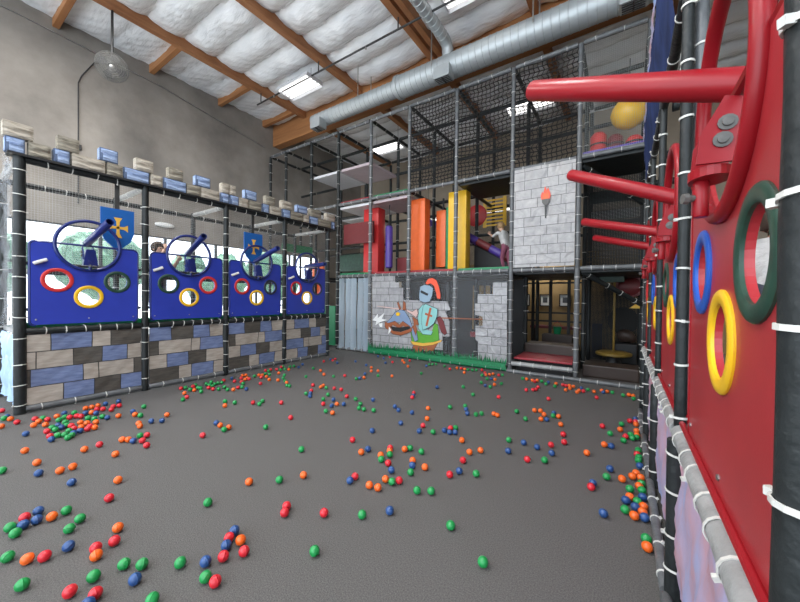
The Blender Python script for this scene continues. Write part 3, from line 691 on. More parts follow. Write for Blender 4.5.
for j, Y in enumerate(rows):
    for a, d in zip(XP, XP[1:]):
        for z in (Z1, Z2, Z3):
            if z == Z1 and a < -7.5 and j == 0: continue
            m = 'pad_grey' if j == 0 else 'pad_black'
            pad_tube(F, 'padded_rail', (a+.05, Y, z), (d-.05, Y, z), .048, m, gap=(.24 if z == Z1 else .4) if j == 0 else 0)
        if j: pad_tube(F, 'padded_rail', (a+.05, Y, 3.4), (d-.05, Y, 3.4), .042, gap=0)
        if j == 1: pad_tube(F, 'padded_rail', (a+.05, Y, 5.65), (d-.05, Y, 5.65), .045, gap=0)
    for x in XP:
        if j < 2:
            for z in (Z1, Z2, Z3): pad_tube(F, 'padded_rail', (x, Y+.05, z), (x, Y+1.35, z), .045, gap=.5 if j == 0 else 0)
for a, d in zip(XP, XP[1:]):
    if a > -2.2: pad_tube(F, 'padded_rail', (a-.03, FY-.12, .042), (d+.03, FY-.12, .042), .042, 'pad_grey', gap=.3)
pad_tube(F, 'padded_rail', (-2.07, FY-.02, .20), (-.85, FY-.02, .20), .05, 'pad_light', gap=.33)
pad_tube(F, 'padded_brace', (-.72, FY+.15, 2.2), (.30, FY+.9, 1.55), .05, 'pad_black', gap=.4)
pad_tube(F, 'padded_brace', (-.75, FY+.1, 4.35), (.30, FY+1.3, 3.75), .055, 'pad_black', gap=.4)
# decks inside
def deck(a, d, y0, y1, z, m, th=.08): return MB().box((a, y0, z-th), (d, y1, z), .012).build('deck', m, F)
deck(-7.45, -6.2, FY+.06, FY+1.35, 4.44, 'deckgrey'); deck(-6.13, -4.9, FY+.06, FY+1.35, 4.44, 'pinkmat')
deck(-10.0, -8.76, FY+.06, FY+1.35, 4.62, 'deckgrey'); deck(-8.68, -7.5, FY+.06, FY+1.35, 5.62, 'deckgrey'); deck(-7.42, -6.22, FY+.06, FY+1.35, 5.62, 'pinkmat')
deck(-8.7, -7.5, FY+1.45, FY+2.75, 4.50, 'deckgrey')
for a, d in zip(XP[4:], XP[5:]):
    deck(a+.05, d-.05, FY+.06, FY+1.36, Z1-.01, 'pad_black'); deck(a+.05, d-.05, FY+1.45, FY+2.76, Z1-.01, 'pad_black')
for a, d in zip(XP[6:], XP[7:]):
    deck(a+.05, d-.05, FY+.06, FY+1.36, Z2-.02, 'pad_black')
def strip(a, d, z, m, y=FY+.055): MB().box((a, y, z), (d, y+.10, z+.075), .015).build('deck_edge', m, F)
strip(-6.13, -3.53, Z1+.03, 'stepred'); strip(-3.43, -2.17, Z1+.03, 'green'); strip(-7.43, -6.23, Z1+.03, 'green')
strip(-7.43, -6.23, Z2+.03, 'stepred'); strip(-6.13, -4.9, Z2+.03, 'green'); strip(-.75, .28, Z2+.04, 'purple')

# black climbing net on the top storey
def rope_net(x0, x1, z0, z1, Y, cell, r, lab):
    b = MB(); nx = int((x1-x0)/cell); nz = int((z1-z0)/cell)
    def P(x, z): return Vector((x+.012*math.sin(z*21+x*3), Y+.03*math.sin((x-x0)/(x1-x0)*PI)*math.sin((z-z0)/(z1-z0)*PI)+.008*math.sin(x*9+z*7), z-.03*abs(math.sin((x-x0)*2.33))))
    for i in range(nx+1):
        x = x0+(x1-x0)*i/nx; b.path([P(x+.022*((k % 2)*2-1)*(1 if 0 < k < nz else 0), z0+(z1-z0)*k/nz) for k in range(nz+1)], r, 4)
    for k in range(nz+1):
        z = z0+(z1-z0)*k/nz; b.path([P(x0+(x1-x0)*i/nx, z) for i in range(nx+1)], r*1.25, 4)
    return tag(b.build('climbing_net', 'black'), lab, 'net', 'black knotted nets')
nl = ['first from the left, behind the duct diffuser', 'second from the left of the three', 'third from the left, over the torch banner']
for i, (a, d) in enumerate(zip(XP[5:8], XP[6:9])):
    rope_net(a+.04, d-.04, Z2+.05, Z3-.05, FY-.02, .092, .0098, 'black knotted net panel on the top storey, '+nl[i])
tag(MB().face([(-.76, FY, Z2+.05), (.29, FY, Z2+.05), (.29, FY, Z3-.05), (-.76, FY, Z3-.05)]).build('fine_net', 'finenet'), 'fine pale net closing the top storey bay above the dark bay', 'net')
tag(MB().face([(-.76, FY+1.3, Z1), (.30, FY+1.3, Z1), (.30, FY+1.3, 4.4), (-.76, FY+1.3, 4.4)]).build('dark_net', 'darknet'), 'dark fine net at the back of the middle bay right of torch banner', 'net')

# torch banner
def vinyl(x0, x1, z0, z1, Y, m, name, parent=None, amp=.015):
    b = MB(); b.grid(lambda u, v: Vector((x0+(x1-x0)*u, Y-amp*(.5+noise1(u*2.2+v*1.4, v*3.1-u, x0))*math.sin(PI*u)*.8, z0+(z1-z0)*v)), 40, 60)
    return b.build(name, m, parent, True)
t = thing('torch_banner', 'grey stone print banner with a burning torch on the middle storey', 'banner', (-1.46, FY-.06, 2.3))
vinyl(-2.06, -.85, 2.33, 4.47, FY-.055, 'torchstone', 'vinyl_sheet', t)
cx, cz, Y = -1.40, 3.62, FY-.085
for nm_, m, pts in (('torch_handle', 'darksteel', [(-.03, .02), (.03, .02), (.014, -.33), (-.014, -.33)]), ('torch_cup', 'fancage', [(-.10, .14), (.10, .14), (.09, .06), (.04, 0), (-.04, 0), (-.09, .06)]),
                   ('flame_outer', 'plume', [(-.11, .14), (-.13, .24), (-.09, .34), (-.07, .29), (-.02, .46), (.02, .36), (.05, .42), (.10, .30), (.12, .22), (.10, .14)]),
                   ('flame_inner', 'orange', [(-.07, .145), (-.08, .22), (-.03, .30), (.0, .26), (.04, .32), (.07, .22), (.06, .145)])):
    MB().prism([(cx+x*.8, Y-(.004 if 'inner' in nm_ or 'cup' in nm_ else 0), cz+z*.85) for x, z in pts], (0, .003, 0)).build(nm_, m, t)

# knight banner (clear film with a printed rider and broken stone wall)
KN = {'stone': [(-6.029, 2.229), (-5.226, 2.232), (-5.224, 2.05), (-5.086, 2.048), (-5.084, 1.912), (-4.954, 1.911), (-4.95, 1.575), (-3.628, 1.552), (-3.558, 1.348), (-3.693, 1.303), (-3.576, 1.06), (-3.571, 0.69), (-3.753, 0.676), (-3.748, 0.343), (-5.984, 0.192)], 'helmet': [(-4.395, 1.929), (-4.271, 1.971), (-4.125, 1.948), (-4.028, 1.884), (-4.049, 1.714), (-4.119, 1.544), (-4.265, 1.52), (-4.415, 1.561), (-4.432, 1.712)], 'visor': [(-4.393, 1.808), (-4.369, 1.834), (-4.156, 1.744), (-4.184, 1.688), (-4.383, 1.765)], 'plume': [(-4.247, 2.014), (-4.176, 2.119), (-4.055, 2.146), (-3.936, 2.085), (-3.863, 1.925), (-3.814, 1.716), (-3.822, 1.611), (-3.906, 1.631), (-3.946, 1.799), (-4.005, 1.947), (-4.101, 2.012), (-4.198, 1.979)], 'shield': [(-4.298, 1.433), (-4.24, 1.477), (-4.045, 1.409), (-3.893, 1.359), (-3.909, 1.169), (-3.992, 0.997), (-4.134, 0.882), (-4.305, 0.807), (-4.342, 0.978), (-4.335, 1.238)], 'cross1': [(-4.117, 1.395), (-4.059, 1.375), (-4.173, 0.902), (-4.232, 0.92)], 'cross2': [(-4.237, 1.259), (-4.033, 1.198), (-4.041, 1.147), (-4.256, 1.206)], 'armour': [(-4.437, 1.343), (-4.314, 1.476), (-4.27, 0.831), (-4.036, 0.782), (-4.083, 0.694), (-4.328, 0.698), (-4.455, 0.841), (-4.474, 1.102)], 'green': [(-4.684, 0.717), (-4.505, 0.795), (-4.328, 0.698), (-4.083, 0.702), (-3.992, 0.997), (-3.897, 0.96), (-3.854, 0.585), (-4.033, 0.507), (-4.325, 0.46), (-4.655, 0.476)], 'fringe': [(-4.707, 0.494), (-4.655, 0.476), (-4.325, 0.46), (-4.033, 0.507), (-3.775, 0.591), (-3.797, 0.539), (-4.032, 0.443), (-4.324, 0.382), (-4.628, 0.399)], 'legs': [(-4.577, 0.394), (-3.89, 0.498), (-4.029, 0.273), (-4.126, 0.306), (-4.222, 0.211), (-4.323, 0.331), (-4.445, 0.123), (-4.574, 0.219), (-4.627, 0.324)], 'tail': [(-3.937, 1.126), (-3.829, 1.173), (-3.735, 1.052), (-3.64, 0.767), (-3.707, 0.721), (-3.801, 0.798), (-3.859, 0.962)], 'head': [(-5.508, 0.916), (-5.339, 1.063), (-5.202, 1.229), (-5.038, 1.303), (-4.903, 1.284), (-4.742, 1.09), (-4.645, 0.874), (-4.503, 0.62), (-4.58, 0.636), (-4.765, 0.845), (-4.899, 0.971), (-5.061, 0.985), (-5.282, 0.974), (-5.422, 0.898)], 'snout': [(-5.538, 0.961), (-5.422, 0.921), (-5.198, 0.988), (-5.06, 0.895), (-4.953, 1.0), (-4.739, 0.891), (-4.529, 0.64), (-4.764, 0.822), (-4.94, 0.879), (-5.059, 0.804), (-5.281, 0.883), (-5.335, 0.741), (-5.477, 0.756), (-5.536, 0.822)], 'ear1': [(-5.096, 1.527), (-5.012, 1.349), (-5.065, 1.311), (-5.133, 1.481)], 'ear2': [(-4.933, 1.553), (-4.863, 1.487), (-4.85, 1.308), (-4.946, 1.314)], 'mouth': [(-5.364, 0.841), (-5.059, 0.823), (-4.749, 0.877), (-4.675, 0.819), (-5.003, 0.709), (-5.262, 0.719)], 'jaw': [(-5.375, 0.803), (-5.262, 0.719), (-5.003, 0.7), (-4.717, 0.808), (-4.625, 0.893), (-4.562, 0.826), (-4.716, 0.719), (-5.002, 0.618), (-5.261, 0.636), (-5.414, 0.727)], 'chestplate': [(-4.645, 0.839), (-4.505, 0.773), (-4.466, 0.535), (-4.552, 0.484), (-4.642, 0.676)], 'spark': [(-5.982, 0.977), (-5.787, 1.176), (-5.791, 1.043), (-5.558, 1.203), (-5.649, 1.031), (-5.475, 1.011), (-5.706, 0.934), (-5.872, 0.84), (-5.837, 0.956)], 'eye': [(-5.174, 1.207), (-5.092, 1.247), (-5.02, 1.204), (-5.063, 1.144), (-5.145, 1.14)], 'lance': [(-5.837, 1.397), (-4.797, 1.319), (-4.797, 1.283), (-5.837, 1.378)], 'grip': [(-4.824, 1.318), (-4.65, 1.262), (-4.513, 1.341), (-4.476, 1.224), (-4.535, 1.121), (-4.691, 1.216), (-4.823, 1.278)], 'rod': [(-3.862, 1.154), (-2.729, 1.164), (-2.729, 1.145), (-3.861, 1.121)], 'strap': [(-4.638, 1.139), (-4.484, 1.058), (-4.441, 0.929), (-4.543, 0.924), (-4.491, 0.831), (-4.519, 0.641), (-4.608, 0.832), (-4.584, 0.965)], 'tooth1': [(-5.393, 0.83), (-5.307, 0.743), (-5.418, 0.607)], 'tooth2': [(-5.753, 0.894), (-5.612, 0.92), (-5.623, 0.807), (-5.705, 0.802)], 'stone2': [(-2.499, 2.008), (-2.179, 2.004), (-2.152, 0.164), (-2.829, 0.179), (-2.836, 0.628), (-2.897, 0.662), (-2.902, 0.996), (-2.728, 1.005), (-2.731, 1.218), (-2.918, 1.25), (-2.922, 1.525), (-2.857, 1.526), (-2.86, 1.741), (-2.495, 1.742)]}
t = thing('knight_banner', 'clear vinyl banner printed with an armoured jousting rider and broken stone wall', 'banner', (-4.1, FY-.06, .1))
vinyl(-6.13, -2.17, .10, 2.22, FY-.062, 'film', 'vinyl_sheet', t, .012)
LAY = [('stone', 'stone'), ('stone2', 'stone'), ('rod', 'rust'), ('tail', 'maroon'), ('legs', 'rust'), ('green', 'caparison'), ('fringe', 'goldprint'), ('armour', 'teal'), ('lance', 'pinkprint'), ('grip', 'pinkprint'), ('head', 'bluegrey'), ('snout', 'rust'), ('ear1', 'rust'), ('ear2', 'rust'), ('mouth', 'black'), ('jaw', 'rust'), ('chestplate', 'bluegrey'), ('spark', 'white'), ('eye', 'yellow'), ('strap', 'rust'), ('tooth1', 'white'), ('tooth2', 'white'), ('plume', 'plume'), ('helmet', 'helmet'), ('visor', 'black'), ('shield', 'teal'), ('cross1', 'cross'), ('cross2', 'cross')]
b = MB(); ms = []
for k, (key, m) in enumerate(LAY):
    if m not in ms: ms.append(m)
    pts = KN[key]
    if key not in ('stone', 'stone2', 'lance', 'cross1', 'cross2', 'visor', 'eye', 'tooth1', 'tooth2', 'rod', 'spark', 'mouth'):
        cxx = sum(p[0] for p in pts)/len(pts); czz = sum(p[1] for p in pts)/len(pts)
        if 'black' not in ms: ms.append('black')
        b.mi = ms.index('black')
        out = []
        for x, z in pts:
            dv = Vector((x-cxx, z-czz)); dv = dv+dv.normalized()*.013; out.append((cxx+dv.x, FY-.083-.0016*k, czz+dv.y))
        b.prism(out, (0, .001, 0))
    b.mi = ms.index(m); b.prism([(x, FY-.0838-.0016*k, z) for x, z in pts], (0, .001, 0))
b.build('printed_rider', ms, t)
b = MB(); x = -6.1
b.box((-6.13, FY-.132, .09), (-2.17, FY-.13, .20))
while x < -2.2:
    w_ = random.uniform(.03, .06); h = random.uniform(.06, .20); l = random.uniform(-.05, .05)
    b.prism([(x, FY-.132, .19), (x+w_, FY-.132, .19), (x+w_/2+l, FY-.132, .19+h)], (0, .002, 0)); x += .035
b.build('printed_grass', 'grassprint', t)
pad_tube(F, 'padded_rail', (-6.13, FY-.06, .06), (-2.17, FY-.06, .06), .045, 'green', gap=.3)

t = thing('slat_partition', 'tan slats on an added dark board, seen through the clear knight banner', 'partition', (-3.9, 9.15, 0))
MB().box((-6.1, 9.15, 0), (-2.2, 9.2, 2.15)).build('dim_board', 'black', t)  # dark board added to keep the space behind the banner dim
for x in (-3.55, -3.36, -3.17, -2.98, -2.72): MB().box((x-.06, 9.10, .75), (x+.06, 9.15, 2.0), .008).build('slat', 'ochre', t)
for x in (-5.2, -4.4): MB().box((x-.05, 9.10, 0), (x+.05, 9.15, 2.1), .008).build('stud', 'frame', t)
MB().box((-3.6, 8.9, .55), (-2.6, 9.1, .70), .02).build('ledge_pad', 'stepred', t)
tag(MB().face([(-6.1, FY+2.74, Z1), (-2.2, FY+2.74, Z1), (-2.2, FY+2.74, 4.4), (-6.1, FY+2.74, 4.4)]).build('rear_net', 'thinnet'), 'thin dark net at the back of the middle storey', 'net')
# strip curtain
for k in range(5):
    x0 = -7.40+k*.245
    b = MB(); b.grid(lambda u, v: Vector((x0+.24*u, FY-.02-.085*math.sin(PI*u)+.012*noise1(v*1.2, u*.6, k)+.03*(k % 2), .06+2.14*v)), 8, 20)
    tag(b.build('curtain_strip', 'strip', None, True), 'hanging clear blue vinyl strip left of the knight banner, %s from left' % ORD[k], 'curtain strip', 'vinyl strip curtain')
pad_tube(F, 'padded_rail', (-7.43, FY-.03, .06), (-6.2, FY-.03, .06), .042, 'pad_grey', gap=.3)
o = MB().box((-8.6, FY-.02, .1), (-7.56, FY+.02, 1.35), .01).build('green_mat', 'green'); tag(o, 'green vinyl mat standing left of the strip curtain', 'mat')

# hanging pads on the middle storey
def pad_box(x0, x1, y0, y1, z0, z1, m, lab, cap=None):
    t = thing('hanging_pad', lab, 'pad', ((x0+x1)/2, (y0+y1)/2, z0), 'hanging pads on the middle storey')
    MB().box((x0, y0, z0), (x1, y1, z1), .03).build('foam_body', m, t, True)
    MB().box(((x0+x1)/2-.02, (y0+y1)/2-.02, z1), ((x0+x1)/2+.02, (y0+y1)/2+.02, 4.46)).build('strap', 'black', t)
pad_box(-6.78, -6.20, 8.0, 8.35, 2.36, 4.36, 'ringred', 'tall red hanging pad behind a post at left of middle storey')
pad_box(-4.98, -4.53, 7.9, 8.2, 2.36, 4.36, 'orange', 'tall orange hanging pad, right of the purple punch bag')
pad_box(-4.45, -4.15, 8.4, 8.7, 2.5, 4.10, 'orange', 'smaller orange pad tucked behind the tall orange pad')
pad_box(-3.86, -3.36, 7.95, 8.25, 2.36, 4.40, 'yellow', 'tall yellow hanging pad behind a grey post')
pad_box(-4.05, -3.90, 8.2, 8.5, 2.36, 4.10, 'green', 'narrow dark green pad at left of the yellow pad')
t = thing('punch_bag', 'purple cylindrical punch bag hanging between red and orange pads', 'punch bag', (-5.79, 8.0, 2.5))
MB().lathe((-5.79, 8.0, 2.5), (0, 0, 1), [(0, .08), (.03, .11), (1.2, .11), (1.24, .08)], 18).build('bag', 'purple', t, True)
MB().lathe((-5.79, 8.0, 3.74), (0, 0, 1), [(0, .09), (.12, .03), (.16, .03)], 12).tube((-5.79, 8.0, 3.9), (-5.79, 8.0, 4.42), .012, 6).build('strap', 'black', t)
# maroon panel, dark green panel
tag(MB().box((-7.42, 7.78, 3.28), (-6.24, 7.86, 3.92), .02).build('barrier_pad', 'maroon'), 'maroon barrier pad left of the red hanging pad', 'pad')
tag(MB().box((-8.65, 8.9, 2.55), (-7.5, 9.0, 3.15), .02).build('barrier_pad', 'dgreen'), 'dark green barrier pad behind the far end of left gallery', 'pad')
tag(MB().box((-8.25, 6.1, 2.95), (-8.19, 7.2, 3.18), .01).build('barrier_pad', 'green'), 'bright green band behind the fourth cannon panel', 'pad')
tag(MB().box((-10.3, 9.05, 0), (-9.7, 9.15, 2.98), .02).build('orange_panel', 'orange'), 'orange panel glimpsed beyond the far end of left gallery', 'panel')
tag(MB().box((-5.75, 8.35, 2.28), (-5.10, 8.75, 2.85), .05).build('roller_pad', 'maroon'), 'dark red roller pad on the floor behind the purple punch bag', 'pad')
t = thing('round_mat', 'round red pad with yellow lattice beside it, behind the net bay', 'pad', (-3.94, 10.2, 3.8))
MB().lathe((-3.94, 10.2, 4.26), (0, -1, 0), [(0, .31), (.02, .34), (.07, .34), (.09, .31)], 28).build('disc', 'ringred', t, True)
b = MB()
b.box((-3.72, 10.15, 3.85), (-3.62, 10.2, 4.75)).box((-3.10, 10.15, 3.85), (-3.0, 10.2, 4.75))
for k in range(8): b.box((-3.62, 10.15, 3.88+k*.11), (-3.10, 10.18, 3.93+k*.11))
b.build('lattice', 'yellow', t)
# padded diagonal rails and ramp
t = thing('ramp', 'dark ramp with purple and red padded edge where the child climbs', 'ramp', (-3, 9.0, 2.28))
MB().prism([(-3.5, 8.9, 2.3), (-1.9, 8.9, 2.3), (-1.9, 8.9, 2.42), (-2.9, 8.9, 3.02), (-3.5, 8.9, 3.3)], (0, .9, 0)).build('slope', 'black', t)
P0, P1 = Vector((-3.75, 8.85, 3.42)), Vector((-2.3, 8.85, 2.56))
for k, m in enumerate(['purple', 'maroon', 'purple', 'maroon']):
    MB().tube(P0.lerp(P1, k/4), P0.lerp(P1, (k+1)/4), .11, 14).build('padded_edge', m, t, True)
MB().prism([(-2.9, 10.6, 3.0), (-2.1, 10.6, 3.0), (-2.1, 10.6, 3.5), (-2.5, 10.6, 3.9)], (0, .1, 0)).build('side_board', 'pinkprint', t)
# slide at left of the yellow pad
t = thing('tube_slide', 'purple slide bed sloping down behind the green pad', 'slide', (-4.5, 9.5, 3.2))
b = MB(); b.grid(lambda u, v: Vector((-5.4+1.5*u, 9.3+.7*v, 4.15-.75*u-.12*math.sin(PI*v))), 16, 8); b.build('slide_bed', 'purple', t, True)
MB().tube((-5.4, 9.3, 4.2), (-3.9, 9.3, 3.45), .05, 12).build('side_tube', 'purple', t, True)

# top storey right: yellow ball, red pads
t = thing('hanging_ball', 'big yellow ball hanging in the upper right bay behind the red barrel', 'ball', (.02, 8.5, 5.56))
MB().lathe((.02, 8.5, 5.25), (0, 0, 1), [(0, .02), (.02, .12), (.09, .24), (.2, .31), (.31, .335), (.42, .31), (.53, .24), (.60, .12), (.62, .03)], 28).build('ball_body', 'yellow', t, True)
MB().tube((.02, 8.5, 5.87), (.02, 8.5, 6.7), .01, 6).build('cord', 'black', t)
for k, (x, y, m, lab) in enumerate([(-.52, 8.35, 'ringred', 'bright red upright pad below the yellow ball, leftmost'), (-.22, 8.5, 'maroon', 'dark red rounded pad below the yellow ball'), (.12, 8.6, 'ringred', 'red rounded pad right below the yellow ball')]):
    t = thing('bumper_pad', lab, 'pad', (x, y, 4.5), 'red bumper pads on the top storey')
    MB().lathe((x, y, 4.46), (0, 0, 1), [(0, .13), (.03, .155), (.68-.06*k, .155), (.75-.06*k, .10), (.77-.06*k, .02)], 18).build('foam_body', m, t, True)
    MB().ring((x, y, 4.95), (0, 0, 1), [(-.02, .155), (-.02, .162), (.02, .162), (.02, .155)], 18).build('band', 'black', t)
tag(MB().box((-1.95, 8.2, 4.52), (-.9, 8.6, 4.78), .08).build('bumper_pad', 'ringred'), 'long red bumper pad lying above the torch banner behind the net', 'pad')
# ------------------------------------------------------------------ ground storey interior
struct(MB().box((-6, 12.0, 0), (3.2, 12.12, 2.9)).build('wall_inner', 'ochre'))
t = thing('red_step', 'red padded step inside the dark opening under torch banner', 'step', (-1.46, 8.2, 0))
MB().box((-2.05, 7.68, .285), (-.87, 8.6, .33), .012).build('top_pad', 'stepred', t, True); MB().box((-2.03, 7.86, 0), (-.89, 8.55, .285), .012).build('base', 'black', t)
tag(MB().box((-2.05, 8.62, .0), (-.87, 9.2, .55), .03).build('brown_step', 'brownpad'), 'brown padded step behind the red step', 'step')
tag(MB().box((-.72, 8.05, .0), (.27, 8.6, .27), .03).build('brown_step', 'brownpad'), 'low brown padded step in the dark right bay', 'step')
for k, (x, ph) in enumerate([(-2.86, 0), (-2.2, 1), (-1.6, 2)]):
    t = thing('framed_picture', 'black framed photograph on the ochre wall, %s of three' % ['leftmost', 'middle', 'rightmost'][k], 'picture', (x, 11.98, 1.6), 'framed pictures')
    w2, h2 = .17, .20
    b = MB()
    for q in (((-w2, -h2), (w2, -h2+.03)), ((-w2, h2-.03), (w2, h2)), ((-w2, -h2+.03), (-w2+.03, h2-.03)), ((w2-.03, -h2+.03), (w2, h2-.03))):
        b.box((x+q[0][0], 11.96, 1.6+q[0][1]), (x+q[1][0], 12.0, 1.6+q[1][1]))
    b.build('picture_frame', 'black', t)
    MB().box((x-w2+.03, 11.985, 1.6-h2+.03), (x+w2-.03, 11.992, 1.6+h2-.03)).build('mount', 'white', t)
    b = MB().box((x-.07, 11.98, 1.52), (x+.07, 11.985, 1.70)); b.build('print', 'frame', t)
# partition of the next play room behind
t = thing('partition_frame', 'dark partition frame standing between red step and ochre wall', 'partition', (-1.7, 10.9, 0))
for x in (-2.9, -2.35, -1.85, -1.35, -.9): MB().box((x-.04, 10.86, 0), (x+.04, 10.94, 2.25)).build('post', 'black', t)
for z in (.95, 1.2, 2.1): MB().box((-2.9, 10.87, z), (-.9, 10.93, z+.05)).build('rail', 'black', t)
t = thing('bench', 'low bench with pinkish top behind the partition frame', 'bench', (-1.6, 11.4, 0))
MB().box((-2.5, 11.2, .72), (-.9, 11.6, .80), .01).build('bench_top', 'maroon', t)
for x in (-2.4, -1.0): MB().box((x-.04, 11.25, 0), (x+.04, 11.55, .72)).build('leg', 'black', t)
t = thing('bucket', 'small green bucket in front of the bench', 'bucket', (-1.62, 11.0, .5))
MB().lathe((-1.62, 10.7, .62), (0, 0, 1), [(0, .09), (.2, .12), (.215, .125)], 14).build('tub', 'green', t, True)
MB().path([(-1.74, 10.7, .82), (-1.70, 10.7, .93), (-1.62, 10.7, .97), (-1.54, 10.7, .93), (-1.50, 10.7, .82)], .008, 6).build('handle', 'red', t)
tag(MB().box((-2.0, 10.45, 0), (-1.2, 10.82, .62), .02).build('play_box', 'brownpad'), 'dark brown play box under the green bucket', 'box')
# right bay
t = thing('pole_spinner', 'yellow pole on a round yellow base in the dark right bay', 'spinner', (-.20, 9.6, 0))
MB().lathe((-.20, 9.6, .30), (0, 0, 1), [(0, .36), (.02, .38), (.06, .38), (.09, .30), (.10, .05)], 28).build('round_base', 'mustard', t, True)
MB().tube((-.20, 9.6, .38), (-.20, 9.6, 2.2), .025, 12).build('pole', 'mustard', t, True)
MB().lathe((-.20, 9.6, 0), (0, 0, 1), [(0, .2), (.30, .12)], 16).build('pedestal', 'black', t, True)
t = thing('crawl_tunnel', 'red domed tunnel end in the upper right of dark right bay', 'tunnel', (.1, 10.0, 2.0))
MB().ball((.10, 10.2, 1.98), .36, (1, .6, .75), 24).build('dome', 'maroon', t, True)
MB().ring((.10, 9.98, 1.98), (0, -1, 0), [(0, .24), (.03, .24), (.03, .28), (0, .28)], 24).build('rim', 'maroon', t, True)
tag(MB().prism([(.10, 9.9, 1.44), (.32, 9.9, 1.44), (.32, 9.9, 1.62)], (0, .05, 0)).build('corner_pad', 'yellow'), 'yellow triangular pad at right edge of dark right bay', 'pad')
t = thing('crawl_hole', 'black round crawl hole behind the yellow pole', 'crawl hole', (-.02, 10.8, 0))
MB().box((-.5, 10.87, 0), (.30, 10.93, 2.0), .01).build('board', 'ochre', t)
MB().ring((-.02, 10.8, 1.08), (0, -1, 0), [(0, .26), (.04, .26), (.06, .33), (0, .36)], 28).build('rim', 'black', t, True)
MB().lathe((-.02, 10.84, 1.08), (0, 1, 0), [(0, .27), (.02, .27)], 28).build('hole_shade', 'black', t)  # black disc paints the shade inside the hole onto a solid board
t = thing('beanbag', 'brown slumped bean bag right of the yellow pole', 'bean bag', (.07, 10.2, .55))
b = MB(); b.ball((.07, 10.2, .72), .19, (1, .8, .95), 20)
for vv in b.bm.verts: vv.co.x -= (vv.co.z-.72)*.35; vv.co += Vector((.02, .01, .02))*noise1(vv.co.x*4, vv.co.z*4)
b.build('cushion', 'brownpad', t, True)
MB().box((-.2, 9.95, .05), (.28, 10.45, .55), .03).build('plinth', 'black', t)
tag(MB().box((-.75, 11.0, 0), (.3, 11.3, .95), .03).build('barrier_pad', 'navy'), 'dark navy low barrier at the back of dark right bay', 'pad')
tag(MB().box((-.5, 9.2, 2.05), (0, 9.3, 2.25), .02).build('barrier_pad', 'dgreen'), 'dark green pad tucked at top of dark right bay', 'pad')
tag(MB().face([(-.76, FY+2.72, .05), (.30, FY+2.72, .05), (.30, FY+2.72, 2.2), (-.76, FY+2.72, 2.2)]).build('dark_net', 'darknet'), 'dark fine net deep in the ground floor right bay', 'net')
# things behind the middle right bay
t = thing('rope_lattice', 'brown rope lattice barrier in middle bay behind the third cannon', 'barrier', (-.25, 9.6, 2.4))
b = MB()
for k in range(16): b.tube((-.75+k*.07, 9.55, 2.30), (-.75+k*.07, 9.55, 2.85), .012, 6)
for k in range(5): b.tube((-.78, 9.55, 2.32+k*.13), (.32, 9.55, 2.32+k*.13), .012, 6)
b.build('lattice', 'ochre', t)
tag(MB().box((-.72, 9.0, 3.88), (.28, 9.1, 4.15), .02).build('barrier_pad', 'dgreen'), 'dark green band across the middle bay behind the red cannons', 'pad')
tag(MB().box((-.70, 9.3, 3.55), (.28, 9.35, 3.75), .01).build('light_panel', 'white'), 'pale horizontal panel across the middle bay above the third cannon', 'panel')
tag(MB().box((-.72, 9.9, 2.95), (.28, 9.96, 3.5), .01).build('back_panel', 'far_concrete'), 'tan panel at the back of middle bay above the rope lattice', 'panel')

# ------------------------------------------------------------------ people
def person(name, label, joints, bones, paint, loc, extra, group=None):
    """joints: name -> (pos, radius); bones: pairs; paint: bone -> material.  One continuous skin."""
    keys = list(joints); me = bpy.data.meshes.new('rig')
    me.from_pydata([joints[k][0] for k in keys], [(keys.index(a), keys.index(b)) for a, b in bones], [])
    o = bpy.data.objects.new('rig', me); C.objects.link(o)
    sk = o.modifiers.new('skin', 'SKIN'); sb = o.modifiers.new('sub', 'SUBSURF'); sb.levels = 2; sk.use_smooth_shade = True
    for i, k in enumerate(keys):
        d = me.skin_vertices[0].data[i]; r = joints[k][1]; d.radius = (r, r) if not isinstance(r, tuple) else r; d.use_root = (i == 0)
    dg = bpy.context.evaluated_depsgraph_get(); dg.update()
    m2 = bpy.data.meshes.new_from_object(o.evaluated_get(dg)); bpy.data.objects.remove(o)
    m2.materials.clear()
    ms = []
    for v_ in paint.values():
        if v_ not in ms: ms.append(v_)
    segs = [(Vector(joints[a][0]), Vector(joints[b][0]), ms.index(paint[(a, b)])) for a, b in bones]
    for p in m2.polygons:
        best = 9; p.use_smooth = True
        for a, b, i in segs:
            ab = b-a; q = max(0, min(1, (p.center-a).dot(ab)/ab.length_squared)); d = (p.center-(a+ab*q)).length
            if d < best: best = d; p.material_index = i
    root = thing(name, label, 'person', loc, group)
    link('body', m2, ms, root).location = (0, 0, 0)
    for nm_, mb, mt in extra:
        ob = mb.build(nm_, mt, root, True); ob.location = (0, 0, 0)
    return root
